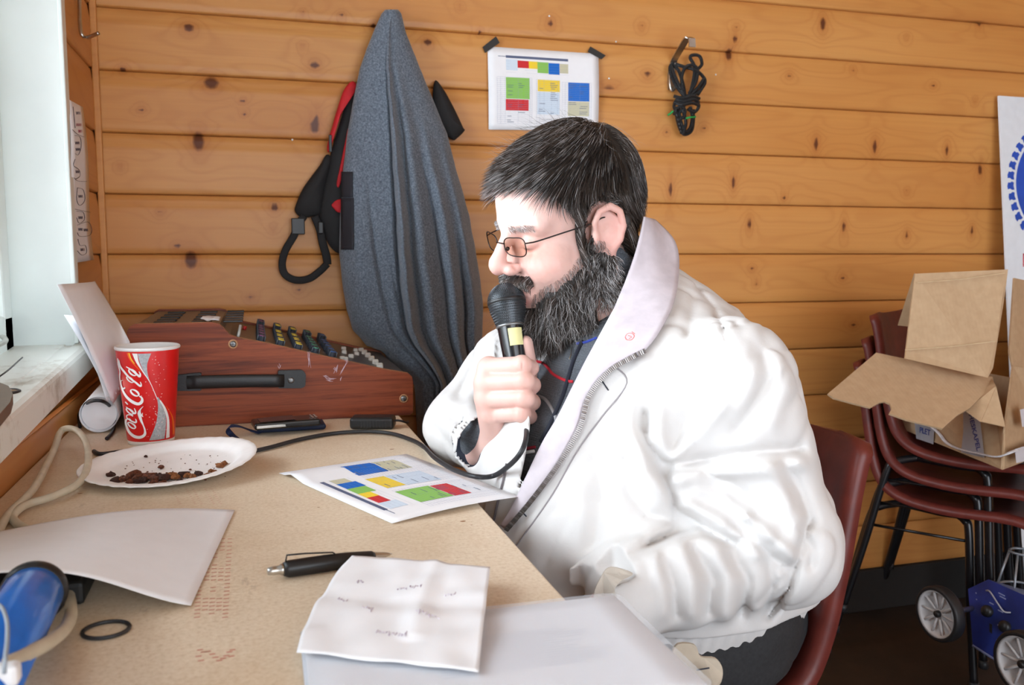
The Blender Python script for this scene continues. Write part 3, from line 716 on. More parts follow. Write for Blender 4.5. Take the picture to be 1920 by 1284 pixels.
# ------------------------------------------------------------------ crumpled note on plastic folder with papers
folder = empty('document_folder', Zp(700, 1250, .752)); tag(folder, 'clear plastic folder of white papers reaching past the table edge', 'folder')
c = [Zp(562, 1180, .757), Zp(1158, 1112, .757), Zp(1345, 1292, .757), Zp(520, 1500, .757)]
c[3] = c[0]+(c[2]-c[1])*1.0
ff = bil(*c)
def fold1(U, W): P = ff(U, W).copy(); P[..., 2] += .0008*np.sin(np.asarray(U)*5)*np.sin(np.asarray(W)*4); return P
def rounded(fn, r=.035):
    def f(U, W):
        U = np.asarray(U, float); W = np.asarray(W, float); cu = np.abs(U-.5)*2; cw = np.abs(W-.5)*2
        k_ = np.clip(1-r*np.clip(cu+cw-1.9, 0, 1)*8, .9, 1)
        return fn(.5+(U-.5)*k_, .5+(W-.5)*k_)
    return f
mob('paper_stack', *sheet(lambda U, W: fold1(.01+U*.975, .012+W*.97)+np.array((0, 0, -.002)), 10, 10, .0035), M['paper'], folder, True)
pl_ = NT('clear_film'); pl_.base((.86, .90, .97, 1)); pl_.set(Roughness=.25, Alpha=.22, Specular_IOR_Level=.5); M['film'] = pl_.m
mob('plastic_cover', *sheet(rounded(lambda U, W: fold1(U, W)+np.array((0, 0, .0012))), 20, 20, .0005), M['film'], folder, True)
mob('plastic_back', *sheet(rounded(lambda U, W: fold1(U, W)+np.array((0, 0, -.0045))), 20, 20, .0005), plain('folder_grey', srgb(205, 212, 222), .3), folder, True)
g = G()
for i in range(16):
    y = .30+i*.022; x0 = .34+rng.random()*.02; x1 = .70+rng.random()*.16
    P = [fold1(np.array(u_), np.array(v_))+np.array((0, 0, .0002)) for u_, v_ in ((x0, y), (x1, y), (x1, y+.003), (x0, y+.003))]
    g.add((P, [(0, 1, 2, 3)]))
g.out('printed_lines', plain('grey_ink', srgb(196, 200, 212), .7, var=0), folder)
c = [Zp(660, 1041, .768), Zp(919, 1062, .772), Zp(897, 1258, .7625), Zp(556, 1222, .7625)]
fn_ = bil(*c)
def note(U, W):
    U = np.asarray(U, float); W = np.asarray(W, float); P = fn_(U, W).copy()
    P[..., 2] += .004*np.maximum(0, 1-np.abs(W-.45)/.12)*-.6+.0015*np.sin(U*17+W*5)*np.sin(W*13)+.003*np.maximum(0, 1-np.abs(U-.62)/.10)*(W < .8)
    P[..., 0] -= .010*np.sin(W*math.pi)*(1-U)*.8
    P[..., 2] += .0012*vnoise(P, 45, 4)
    P[..., 2] = np.maximum(P[..., 2], .7605)
    return P
o = mob('crumpled_note', *sheet(note, 40, 36, .0004), M['paper'], None, True); nt = o; tag(nt, 'creased white note sheet lying on top of the plastic folder', 'paper')
g = G()
def scr(u0, v0, n, m):
    u = u0
    for i in range(n):
        P = [note(np.array(u+(q-2)*.003), np.array(v0+rng.normal(0, .012)))+np.array((0, 0, .0006)) for q in range(4)]
        V, Fc = tube(P, .0004, 3); g.add((V, Fc)); u += .018
for u0, v0, n in ((.18, .30, 3), (.45, .33, 9), (.30, .58, 4), (.42, .78, 10), (.12, .48, 4), (.75, .34, 4), (.62, .60, 8)): scr(u0, v0, n, 0)
g.out('pencil_writing', plain('pencil', srgb(214, 206, 220), .7, var=0), nt)

# ------------------------------------------------------------------ sheaf of papers and paper roll in the corner
t = empty('paper_sheaf', Zp(205, 800, .75)); tag(t, 'sheaf of curling white papers standing against the corner left of mixer', 'papers')
for k_, (tl, tr, br, bl, dd) in enumerate((((107, 533), (178, 527), (243, 640), (212, 757), 0), ((128, 560), (190, 560), (236, 660), (200, 752), .012), ((120, 590), (170, 600), (222, 690), (208, 752), .022))):
    yt = 1.70; C4 = [Xp(*tl, -.268-.006*k_), Yp(*tr, 1.80+dd), Yp(*br, 1.62+dd), Yp(*bl, 1.56+dd*.5)]
    fq = bil(*C4)
    def sf(U, W, fq=fq, k_=k_):
        U = np.asarray(U, float); W = np.asarray(W, float); P = fq(U, W).copy()
        P[..., 0] += .012*np.sin(U*math.pi)*(1+.3*k_); P[..., 1] += .012*np.sin(W*math.pi); return P
    mob('sheet', *sheet(sf, 14, 14, .0004), M['paper'], t, True)
c4 = [Zp(133, 668, .885), Zp(160, 640, .90), Yp(212, 752, 1.6), Xp(150, 700, -.262)]
roll = empty('paper_roll', Zp(185, 812, .75)); tag(roll, 'rolled up white paper lying in the corner behind the cup', 'paper roll')
a = Zp(187, 812, .75)+np.array((0, 0, .033)); b = a+np.array((-.01, .26, .0)); ax = (b-a)/np.linalg.norm(b-a); L = np.linalg.norm(b-a)
MR = frame(a, ax, (1, 0, 0))
def rollfn(U, W):
    th = U*2*math.pi*1.35; r_ = .0315-.0016*U
    P = np.stack([r_*np.cos(th), r_*np.sin(th), W*L+0*U], -1); return P@MR[:3, :3].T+MR[:3, 3]
mob('outer_turns', *sheet(rollfn, 60, 4, .0004), M['paper'], roll, True)
mob('inner_leaf', *lathe([(0, .012), (.027, .010), (.0285, .006), (.0285, .2), (.0283, .006)], 32, MR), M['paper'], roll, True)
# ------------------------------------------------------------------ mixing desk (its wooden cheek faces us)
YN, YF = 1.655, 2.085
k = NT('rosewood'); v = k.obj((2.6, 2.0, 60)); n = k.noise(v, 1.0, 6, .7, .6); v2 = k.obj((6, 6, 260)); n2 = k.noise(v2, 1.0, 3, .6)
c0 = k.ramp(n, [(.30, srgb(58, 25, 15)), (.44, srgb(128, 60, 34)), (.56, srgb(158, 80, 46)), (.68, srgb(98, 42, 25))]); c0 = k.mix(k.math('MULTIPLY', n2, .45), c0, srgb(74, 30, 20))
k.base(c0); k.set(Roughness=.45, Specular_IOR_Level=.25); M['rosewood'] = k.m
M['wood_edge'] = plain('worn_edge', srgb(176, 130, 92), .6)
M['desk_metal'] = plain('desk_metal', srgb(70, 64, 58), .38, .5, var=.15, nscale=20)
mx = empty('mixing_desk', Yp(500, 805, YN)); tag(mx, 'sound mixing desk with woodgrain side panels and rows of knobs', 'mixer')
outl = [(238, 622), (243, 612), (252, 607), (325, 606), (396, 604), (410, 607), (420, 615), (430, 627), (446, 633), (500, 643), (610, 668), (720, 692), (766, 700), (773, 706), (775, 716), (775, 774), (769, 785), (640, 790), (325, 807), (238, 812)]
P = np.array([Yp(x, y, YN) for x, y in outl]); P[:, 2] = np.maximum(P[:, 2], .7505); P[-3:, 2] = .7505; P[-4, 2] = .7505
P[-5, 2] = .7545
def cheek(y0, th, nm):
    Q = P.copy(); Q[:, 1] = y0; bm = bmesh.new(); V, Fc = prism(Q, (0, th, 0)); vs = [bm.verts.new(q) for q in V]
    for f in Fc: bm.faces.new([vs[i] for i in f])
    bmesh.ops.recalc_face_normals(bm, faces=bm.faces[:])
    ed = [e for e in bm.edges if abs(e.verts[0].co.y-e.verts[1].co.y) < 1e-6]
    bmesh.ops.bevel(bm, geom=ed, offset=.0012, segments=2, affect='EDGES'); bm.verts.index_update()
    mi = [0 if (abs(f.normal.y) > .95) else 1 for f in bm.faces]
    o = mob(nm, [tuple(v.co) for v in bm.verts], [[v.index for v in f.verts] for f in bm.faces], None, mx, False, mats=[M['rosewood'], M['wood_edge']], mi=mi); bm.free(); return o
cheek(YN, .018, 'side_panel'); cheek(YF-.018, .018, 'side_panel')
# top skin between the cheeks (follows the outline, 3 mm lower)
top = P[1:14].copy(); g = G(); A = top.copy(); A[:, 1] = YN+.018; A[:, 2] -= .004; B = A.copy(); B[:, 1] = YF-.018; m = len(A)
ds = NT('desk_face'); 
vv = ds.obj(); wv = ds.n('ShaderNodeTexWave', wave_type='BANDS', bands_direction='Y'); ds.l(vv, wv.inputs['Vector']); wv.inputs['Scale'].default_value = 11.0
ds.base(ds.mix(ds.ramp(wv.outputs['Fac'], [(.94, (0, 0, 0, 1)), (.97, (1, 1, 1, 1))]), srgb(74, 68, 62), srgb(150, 146, 138))); ds.set(Roughness=.35, Metallic=.4); M['desk_face'] = ds.m
mob('control_panel', np.vstack([A, B, A-[0, 0, .003], B-[0, 0, .003]]), [(i, i+1, m+i+1, m+i) for i in range(m-1)]+[(2*m+i+1, 2*m+i, 3*m+i, 3*m+i+1) for i in range(m-1)], M['desk_face'], mx)
x0, x1 = P[:, 0].min()+.006, P[:, 0].max()-.006
mob('base_tray', *box((x0, YN+.018, .751), (x1, YF-.018, .756)), M['desk_metal'], mx)
mob('rear_panel', *box((x0, YN+.018, .756), (x0+.004, YF-.018, P[2, 2]-.012)), M['desk_metal'], mx)
mob('front_panel', *box((x1-.004, YN+.018, .756), (x1, YF-.018, P[14, 2]-.012)), M['desk_metal'], mx)
# dark socket blocks on the raised rear deck
zt = P[3, 2]-.004
for xx in (.04, .105, .160):
    for yy in (1.70, 1.76, 1.83, 1.90, 1.98):
        X_ = x0+xx; mob('socket_block', *bbox((X_, yy, zt), (X_+.035, yy+.028, zt+.004), .001, 1), M['black_plastic'], mx)
# slope frame
sa, sb = P[8], P[13]; sd = (sb-sa)/np.linalg.norm(sb-sa); sn = np.array((-sd[2], 0, sd[0])); SL = np.linalg.norm(sb-sa)
if sn[2] < 0: sn = -sn
def slope(s, y, h=0): q = sa+sd*s*SL+sn*(h-.004); return np.array((q[0], y, q[2]))
caps = {c: plain('cap_'+c, srgb(*v), .4, var=0) for c, v in dict(purple=(120, 60, 110), yellow=(214, 190, 60), green=(60, 140, 110), blue=(50, 90, 150), red=(190, 40, 40)).items()}
kb = plain('knob_slate', srgb(40, 48, 60), .3, var=.1)
def sx(px, py): # slope parameter of a pixel near the front row
    q = Yp(px, py, YN+.05); return ((q-sa)@sd)/SL
rows = [(487, 'purple', 12), (525, 'yellow', 12), (560, 'yellow', 12), (594, 'green', 12), (628, 'blue', 12)]
cols = ['purple', 'yellow', 'yellow', 'green', 'blue']
proto = {}
def knob_geo(h, r):
    g1 = lathe([(r*1.25, 0), (r*1.25, .002), (r, .003), (r*.86, h), (r*.7, h+.0006), (0, h+.0006)], 10)
    return g1
for ri, (px, cname, n_) in enumerate(rows):
    s = sx(px, 645)
    for j in range(n_):
        y = YN+.040+j*.0305
        if y > YF-.045: break
        Mx = frame(slope(s, y), sn, (0, 1, 0)); cc = caps[cols[ri]] if (ri in (0, 3, 4) and j % 2 == 0) or (ri in (1, 2) and j % 3 < 2) else kb
        key = (ri, cc.name)
        h = .0135 if j < 9 else .019
        if (h, cc.name) not in proto:
            V1, F1 = knob_geo(h, .0068); V2, F2 = lathe([(.0060, h*.999), (.0058, h+.0012), (0, h+.0014)], 10)
            V3, F3 = bbox((-.0012, -.0078, .002), (.0012, .0078, h+.0008), .0004, 1)
            gg = G(); gg.add((V1, F1)); gg.add((V3, F3)); o = gg.out('knob', kb, mx); c2 = G().add((V2, F2)).out('knob_cap', cc, None)
            bpy.context.scene.collection.objects.unlink(c2)
            proto[(h, cc.name)] = (o.data, c2.data); bpy.data.objects.remove(o)
            bpy.data.objects.remove(c2)
        md, mc = proto[(h, cc.name)]
        o = bpy.data.objects.new('knob', md); COL.objects.link(o); o.parent = mx
        Ml = Matrix(Mx.tolist()); Ml.translation = Ml.translation-Vector(mx.location); o.matrix_local = Ml
        c2 = bpy.data.objects.new('knob_cap', mc); COL.objects.link(c2); c2.parent = o
wk = plain('fader_white', srgb(196, 196, 190), .4, var=0)
s0 = sx(449, 620)
for j in range(9):
    q = slope(s0, YN+.035+j*.019); mob('push_switch', *tube([q, q+sn*.013], .0026, 8), wk, mx, True)
for j in range(11):
    q = slope(sx(712+(j % 2)*4, 690)-.0, YN+.045+j*.031); mob('fader_knob', *bbox(q-np.array((.006, .0045, 0)), q+np.array((.006, .0045, .010)), .0015, 1), wk, mx)
for px, jj in ((668, 3), (668, 8), (690, 6), (660, 5), (698, 9), (641, 0), (647, 0)):
    q = slope(sx(px, 680), YN+.05+jj*.03); mob('fader_knob', *bbox(q-np.array((.005, .0045, 0)), q+np.array((.005, .0045, .009)), .0015, 1), wk, mx)
q = slope(.03, 1.9, .0); mob('indicator_lamp', *tube([q, q+sn*.008], .004, 8), caps['red'], mx, True)
# foil scrap taped on the deck
q0 = Yp(398, 600, YN+.006); foil = plain('silver_tape', (.75, .76, .78), .3, .1, bump=.6, bscale=120, bdist=.004)
def ff_(U, W):
    Pq = np.stack([q0[0]-.02+.032*U+0*W, YN+.004+.075*W+0*U, P[3, 2]+.003+0*U*W], -1); Pq[..., 2] += .004*vnoise(Pq, 90, 2)+.002; return Pq
mob('foil_tape', *sheet(ff_, 12, 16, .0005), foil, mx, True)
# carrying handle on the cheek
def yq(x, y, dy=0): return Yp(x, y, YN)+np.array((0, -dy, 0))
leather = plain('handle_leather', (.014, .014, .015), .45, bump=.3, bscale=300)
def plate_(c4, th, nm, mat, bev=.0015):
    bm = bmesh.new(); V, Fc = prism([yq(*c) for c in c4], (0, -th, 0)); vs = [bm.verts.new(q) for q in V]
    for f in Fc: bm.faces.new([vs[i] for i in f])
    bmesh.ops.recalc_face_normals(bm, faces=bm.faces[:]); bmesh.ops.bevel(bm, geom=bm.edges[:], offset=bev, segments=2, affect='EDGES'); bm.verts.index_update()
    o = mob(nm, [tuple(v.co) for v in bm.verts], [[v.index for v in f.verts] for f in bm.faces], mat, hd); bm.free(); return o
hd = mob('carry_handle', *tube([yq(352+i*20, 715-i*.35-(1.2*math.sin(i/9*math.pi)), .014+.004*math.sin(i/9*math.pi)) for i in range(10)], .0125, 12, flat=.95, up=(0, 0, 1)), leather, mx, True)
hdV = np.array([v.co[:] for v in hd.data.vertices]); hdV[:, 1] = YN-.014+(hdV[:, 1]-(YN-.014))*.30
hd.data.vertices.foreach_set('co', hdV.astype(np.float32).ravel())
for c4 in (((330, 702), (378, 697), (378, 731), (330, 731)), ((521, 693), (566, 692), (573, 700), (572, 722), (566, 726), (521, 726))):
    plate_(c4, .013, 'handle_mount', leather)
for x, y in ((358, 716), (545, 711)):
    V, Fc = lathe([(.006, 0), (.0055, .002), (.003, .0032), (0, .003)], 16, frame(yq(x, y, .0128), (0, -1, 0))); mob('screw', V, Fc, M['dull_steel'], hd, True)
for x, y in ((437, 645), (757, 747)):
    mob('screw_cup', *lathe([(.0085, 0), (.0085, .0012), (.0062, .0016), (.0058, .0004), (0, .0004)], 20, frame(yq(x, y), (0, -1, 0))), M['wood_edge'], mx, True)
    o = mob('screw', *lathe([(.0058, .0004), (.0052, .0022), (.003, .0028), (0, .0028)], 20, frame(yq(x, y), (0, -1, 0))), M['dull_steel'], mx, True)
    g = G(); q = yq(x, y, .003); g.add(box(q-np.array((.003, .0002, .0006)), q+np.array((.003, .0002, .0006)))); g.add(box(q-np.array((.0006, .00025, .003)), q+np.array((.0006, .0, .003)))); g.out('cross_slot', M['black_plastic'], o)
g = G()
for a, b in (((650, 675), (640, 700)), ((634, 684), (630, 698)), ((612, 710), (628, 711)), ((640, 708), (637, 712)), ((626, 690), (631, 693)), ((606, 705), (612, 706)), ((615, 714), (622, 714)), ((579, 660), (579, 686)), ((524, 684), (524, 690)), ((646, 676), (652, 675))):
    for t in range(3):
        o1 = rng.normal(0, 1.6, 2); o2 = rng.normal(0, 1.6, 2); p1 = yq(a[0]+o1[0], a[1]+o1[1], .0005); p2 = yq(b[0]+o2[0], b[1]+o2[1], .0005)
        g.add(tube([p1, (p1+p2)/2+np.array((rng.normal(0, .0004), 0, rng.normal(0, .0004))), p2], [.0002, .0005, .0002], 4))
o = g.out('scratches', plain('scratch', srgb(206, 180, 190), .6, var=0), mx); o['kind'] = 'stuff'

# ------------------------------------------------------------------ hanging fleece
k = NT('grey_fleece'); v = k.obj(); n = k.noise(v, 260, 4, .7); n2 = k.noise(v, 60, 3, .6)
c0 = k.ramp(n, [(.3, srgb(68, 77, 88)), (.5, srgb(105, 115, 127)), (.7, srgb(140, 150, 162))]); c0 = k.mix(k.math('MULTIPLY', n2, .3), c0, srgb(70, 78, 90))
k.base(c0); k.set(Roughness=.95, Sheen_Weight=.35, Sheen_Roughness=.5, Specular_IOR_Level=.1); k.bump(n, .5, .0015); M['fleece'] = k.m
Lc = [(16, 724), (25, 716), (60, 700), (93, 687), (130, 674), (187, 662), (250, 651), (320, 643), (400, 638), (470, 636), (530, 641), (580, 650), (620, 662), (650, 690), (668, 716), (690, 745), (720, 776), (775, 780), (840, 784)]
Rc = [(16, 745), (25, 752), (60, 761), (93, 773), (130, 788), (187, 812), (250, 838), (320, 856), (400, 879), (470, 892), (530, 901), (580, 906), (620, 905), (650, 903), (668, 902), (690, 900), (720, 896), (775, 885), (840, 865)]
yy = np.linspace(18, 835, 110)
XL = np.interp(yy, [a for a, b in Lc], [b for a, b in Lc]); XR = np.interp(yy, [a for a, b in Rc], [b for a, b in Rc])
NS = 150
def fleece_front(t, y, w_):
    """bulge out from the wall, metres; t 0..1 across"""
    e = np.sqrt(np.clip(1-(2*t-1)**2, 0, 1))
    g_ = np.clip((y-20)/500, 0, 1)
    f = 0
    for c_, wd, am, sl_, y0 in ((.14, .07, .012, .00002, 250), (.47, .035, .040, -.00004, 20), (.62, .07, .022, .00003, 80), (.80, .045, .024, .00005, 200), (.94, .035, .030, .0, 250)):
        cc = c_+sl_*(y-400)+.006*math.sin(y/90+c_*20)
        f = f+am*np.exp(-((t-cc)/wd)**2)*np.clip((y-y0)/180, 0, 1)
    for c_, wd, am, y0, y1, sl_ in ((.425, .010, .034, 60, 840, -.00004), (.24, .020, .012, 300, 640, .00030), (.545, .018, .018, 120, 840, -.00004), (.72, .012, .020, 260, 840, .00006), (.87, .012, .036, 420, 840, .0), (.36, .010, .018, 480, 840, .0002)):
        cc = c_+sl_*(y-400)+.006*math.sin(y/110+c_*13); f = f-am*np.exp(-((t-cc)/wd)**2)*np.clip((y-y0)/160, 0, 1)
    return .038+e*(.018+.070*g_)+f*np.sqrt(e)*(.35+.65*g_)
FV = []
for i, y in enumerate(yy):
    row = []
    for j in range(NS):
        t = j/(NS-1); ph = .5-.5*math.cos(math.pi*t)
        x = XL[i]+(XR[i]-XL[i])*ph
        dpt = float(fleece_front(np.array(ph), y, 0)); lift = .0
        row.append(Yp(x, y, WY-.012-dpt))
    for j in range(40):
        t = 1-(j+1)/41; x = XL[i]+(XR[i]-XL[i])*t
        row.append(Yp(x, y, WY-.010))
    FV.append(row)
FV = np.array(FV)
# keep it clear of the desk: pull folds up onto its slope
zt_ = lambda X_: np.interp(X_, P[1:15, 0], P[1:15, 2])
m, n = FV.shape[:2]
FVf = FV.reshape(-1, 3)
FVf += .0015*vnoise(FVf, 35, 8)[:, None]
inside = (FVf[:, 0] < P[:, 0].max()+.004) & (FVf[:, 2] < zt_(FVf[:, 0])+.004)
FVf[inside, 2] = zt_(FVf[inside, 0])+.004
nb = (FVf[:, 0] > .25) & (FVf[:, 0] < P[:, 0].max()+.012) & (FVf[:, 2] < P[12, 2])
FVf[nb, 0] = P[:, 0].max()+.012
FVf[:, 1] = np.minimum(FVf[:, 1], WY-.008)
I = np.arange(m*n).reshape(m, n)
q = np.stack([I[:-1, :], I[1:, :], np.roll(I, -1, 1)[1:, :], np.roll(I, -1, 1)[:-1, :]], -1).reshape(-1, 4)
Fl = [tuple(r) for r in q]+[tuple(I[0, :]), tuple(I[-1, ::-1])]
fleece = mob('fleece_blanket', FVf, Fl, M['fleece'], None, True); tag(fleece, 'grey fleece garment hanging from a hook on the plank wall', 'fleece')
def fpt(x, y, off=.0): # point on the front of the fleece
    i = np.interp(y, yy, np.arange(len(yy))); i = int(round(i)); ph = (x-XL[i])/(XR[i]-XL[i]); ph = min(max(ph, 0.002), .998)
    return Yp(x, y, WY-.012-float(fleece_front(np.array(ph), y, 0))-off)
# dark seam facing on its left edge
def strip(fnL, fnR, ys, off, nm, mat, th=.0016):
    A = np.array([[fpt(fnL(y)*(1-t)+fnR(y)*t, y, off) for t in np.linspace(0, 1, 6)] for y in ys])
    def f(U, W):
        iu = np.clip((U*(len(ys)-1)).round().astype(int), 0, len(ys)-1); iw = (W*5).round().astype(int); return A[iu, iw]
    return mob(nm, *sheet(f, len(ys)-1, 5, th), mat, fleece, True)
# FLEECE_CHILD
dk = plain('dark_facing', srgb(36, 36, 44), .8, var=.1)
strip(lambda y: 640.5+max(0, (y-470)*.05), lambda y: 661, np.linspace(322, 370, 8), .004, 'facing', dk)
strip(lambda y: 639.5, lambda y: 663, np.linspace(371, 468, 14), .003, 'facing', dk)
hk = struct(empty('trim_2', Yp(738, 30, WY-.004)))
hk.name = 'coat_hook'; hk['kind'] = 'thing'; tag(hk, 'metal coat hook under the top of the hanging fleece', 'hook')
mob('hook_arm', *tube(spline([Yp(735, 60, WY-.001), Yp(735, 55, WY-.02), Yp(735, 40, WY-.028), Yp(735, 30, WY-.026)], 4), .003, 8), M['steel'], hk, True)

# ------------------------------------------------------------------ black and red rucksack behind the fleece
nyl = plain('black_nylon', srgb(24, 25, 28), .75, bump=.4, bscale=700, bdist=.0006); redn = plain('red_nylon', srgb(196, 24, 34), .7, bump=.3, bscale=700, bdist=.0006)
rs = empty('rucksack', Yp(640, 350, WY-.02)); tag(rs, 'black and red rucksack hanging behind the grey fleece', 'rucksack')
def slab(c, y0, dep, nm, mat, puff=.02, par=None):
    """soft padded panel: outline pixels on plane y0, puffed towards the room"""
    C = spline([(x, y, 0) for x, y in c], 5, True)[:, :2]; ctr = C.mean(0); V = []; rings = 7
    for r_ in range(rings+1):
        t = r_/rings; sc_ = 1-t
        for x, y in C:
            p_ = ctr+(np.array((x, y))-ctr)*math.cos(t*math.pi/2); V.append(Yp(p_[0], p_[1], y0-dep*.5-puff*math.sin(t*math.pi/2)))
    n_ = len(C); back = [Yp(x, y, y0) for x, y in C]
    Fc = [(r_*n_+i, r_*n_+(i+1) % n_, (r_+1)*n_+(i+1) % n_, (r_+1)*n_+i) for r_ in range(rings) for i in range(n_)]
    b0 = len(V); V += back; Fc += [(b0+i, b0+(i+1) % n_, (i+1) % n_, i) for i in range(n_)]; Fc.append(tuple(b0+i for i in range(n_)))
    return mob(nm, V, Fc, mat, par if par is not None else rs, True)
slab([(668, 165), (652, 185), (637, 230), (622, 280), (612, 330), (600, 380), (598, 410), (612, 450), (632, 474), (662, 474), (700, 470), (705, 330), (700, 200), (688, 158)], WY-.012, .016, 'main_bag', nyl, .016)
slab([(661, 152), (645, 168), (632, 205), (622, 240), (613, 275), (618, 285), (628, 250), (640, 215), (655, 185), (670, 165)], WY-.012, .03, 'red_edge', redn, .012)
slab([(653, 240), (648, 262), (641, 295), (636, 320), (631, 345), (636, 350), (644, 320), (652, 280), (660, 245)], WY-.030, .014, 'red_piping', redn, .005)
slab([(634, 374), (623, 382), (622, 386), (626, 391), (634, 398), (650, 397), (652, 376)], WY-.030, .014, 'red_tab', redn, .004)
slab([(612, 290), (598, 312), (570, 350), (556, 380), (553, 396), (566, 408), (585, 406), (600, 402), (606, 380), (612, 340), (622, 300)], WY-.012, .018, 'padded_strap', nyl, .014)
slab([(815, 152), (830, 165), (850, 200), (868, 238), (871, 245), (856, 260), (848, 262), (830, 245), (812, 200)], WY-.012, .02, 'top_flap', nyl, .016)
def web(pts, r=.0095, nm='webbing', mat=None, off=.03, up=None):
    mob(nm, *tube(spline([Yp(x, y, WY-off-(o_[0] if o_ else 0)) for x, y, *o_ in pts], 6), r, 8, flat=.16, up=(0, 1, 0)), mat or nyl, rs, True)
web([(570, 405), (560, 420), (552, 440), (535, 470), (529, 495), (535, 515), (555, 525), (580, 522), (600, 508), (614, 494)], .0085, up=None)
web([(590, 405), (600, 430), (605, 455), (612, 480), (614, 496)], .0095)
mob('buckle', *bbox(Yp(549, 428, WY-.026)+np.array((-.003, -.006, -.014)), Yp(571, 409, WY-.026)+np.array((0, .006, .0)), .002), M['black_plastic'], rs)
mob('buckle', *bbox(Yp(597, 438, WY-.036)+np.array((0, -.005, 0)), Yp(606, 416, WY-.036)+np.array((0, .004, .0)), .002), M['black_plastic'], rs)
mob('zip_pull', *bbox(Yp(617, 285, WY-.06), Yp(622, 253, WY-.056), .0015), M['black_plastic'], rs)

# ------------------------------------------------------------------ bracket with a coil of black rope
br = empty('wall_bracket', Yp(1275, 110, WY)); tag(br, 'bent flat steel bracket screwed to the plank wall', 'bracket')
zb = WY-.003
bl_ = [Yp(1261, 160, zb), Yp(1263, 112, zb-.004)]
def flatbar(pts, w_, nm, mat):
    mob(nm, *tube(pts, w_, 4, flat=.12, up=None), mat, br)
pts = [Yp(1258, 168, WY-.003), Yp(1258, 140, WY-.003), Yp(1262, 118, WY-.004), Yp(1264, 112, WY-.010), Yp(1287, 73, WY-.095), Yp(1291, 70, WY-.105), Yp(1297, 72, WY-.108), Yp(1298, 88, WY-.108)]
mob('steel_bar', *tube(pts, .011, 4, up=(1, 0, 0), flat=.9), M['steel'], br)
bv = np.array([v.co[:] for v in br.children[0].data.vertices]).reshape(len(pts), 4, 3); 
nb_ = []
for i, p_ in enumerate(pts):
    Tn = (pts[min(i+1, len(pts)-1)]-pts[max(i-1, 0)]); Tn /= np.linalg.norm(Tn); wv_ = np.array((1., 0, 0)); tv = np.cross(Tn, wv_); tv /= np.linalg.norm(tv)
    nb_ += [p_+wv_*.009+tv*.0018, p_-wv_*.009+tv*.0018, p_-wv_*.009-tv*.0018, p_+wv_*.009-tv*.0018]
br.children[0].data.vertices.foreach_set('co', np.array(nb_, np.float32).ravel())
mob('clip', *tube(spline([Yp(1256, 140, WY-.012), Yp(1256, 158, WY-.016), Yp(1259, 170, WY-.016), Yp(1266, 163, WY-.014), Yp(1272, 160, WY-.012)], 5), .0032, 8, flat=2.2), M['steel'], br, True)
k = NT('black_rope'); v = k.obj(); wv = k.n('ShaderNodeTexWave'); k.l(v, wv.inputs['Vector']); wv.inputs['Scale'].default_value = 160; wv.bands_direction = 'DIAGONAL'
k.base((.012, .013, .015, 1)); k.set(Roughness=.55); k.bump(wv.outputs['Fac'], .8, .002); M['rope'] = k.m
rope = empty('rope_coil', Yp(1285, 180, WY-.03)); tag(rope, 'coiled black braided rope hanging from the wall bracket', 'rope')
def rp(pts, r=.0044, nm='rope_strand', mt=None):
    Pq = spline([Yp(x, y, WY-.02-d) for x, y, d in pts], 8); mob(nm, *tube(Pq, r, 8), mt or M['rope'], rope, True)
loops = [[(1262, 118, .0), (1256, 128, .005), (1262, 150, .01), (1276, 172, .02), (1290, 182, .02), (1300, 150, .02), (1302, 125, .015), (1294, 108, .01), (1301, 103, .01), (1312, 106, .01), (1316, 120, .01), (1310, 128, .012)],
 [(1260, 120, .0), (1272, 132, .012), (1280, 155, .02), (1284, 178, .02), (1278, 150, .024), (1284, 128, .024), (1298, 122, .022), (1308, 132, .022), (1304, 155, .024), (1292, 175, .02)],
 [(1258, 122, .004), (1264, 140, .016), (1276, 165, .022), (1288, 180, .02), (1308, 165, .02), (1320, 148, .018), (1320, 158, .016), (1308, 178, .016)],
 [(1266, 120, .006), (1285, 126, .016), (1300, 130, .026), (1313, 138, .02), (1322, 152, .015), (1314, 168, .015), (1296, 182, .02)],
 [(1288, 180, .01), (1270, 186, .0), (1264, 200, .008), (1272, 212, .016), (1282, 200, .026), (1280, 188, .026)],
 [(1268, 186, .02), (1282, 190, .03), (1300, 186, .026), (1310, 192, .014)], [(1264, 192, .02), (1280, 196, .032), (1298, 193, .028), (1311, 198, .014)],
 [(1263, 180, .02), (1280, 184, .03), (1298, 180, .026), (1311, 185, .014)],
 [(1266, 200, .01), (1270, 225, .01), (1276, 244, .008), (1284, 252, .006), (1296, 246, .006), (1300, 228, .01), (1300, 205, .012)],
 [(1272, 200, .016), (1276, 225, .016), (1284, 246, .012), (1294, 240, .012), (1298, 220, .016), (1294, 200, .02)],
 [(1264, 215, .012), (1268, 205, .02), (1276, 200, .026), (1284, 206, .026), (1282, 218, .024), (1272, 226, .018)],
 [(1290, 205, .024), (1302, 210, .02), (1310, 200, .016), (1306, 188, .02)], [(1280, 205, .026), (1286, 230, .02), (1280, 252, .014)], [(1266, 205, .02), (1274, 232, .014), (1278, 250, .01)]]
for L_ in loops: rp(L_)
rp([(1252, 216, .014), (1258, 212, .016), (1262, 208, .018)], .0028, 'green_tip', plain('green_cord', srgb(30, 150, 70), .5)); rp([(1286, 222, .028), (1294, 220, .03), (1304, 219, .026)], .0026, 'green_tip', plain('green_cord_b', srgb(30, 150, 70), .5))

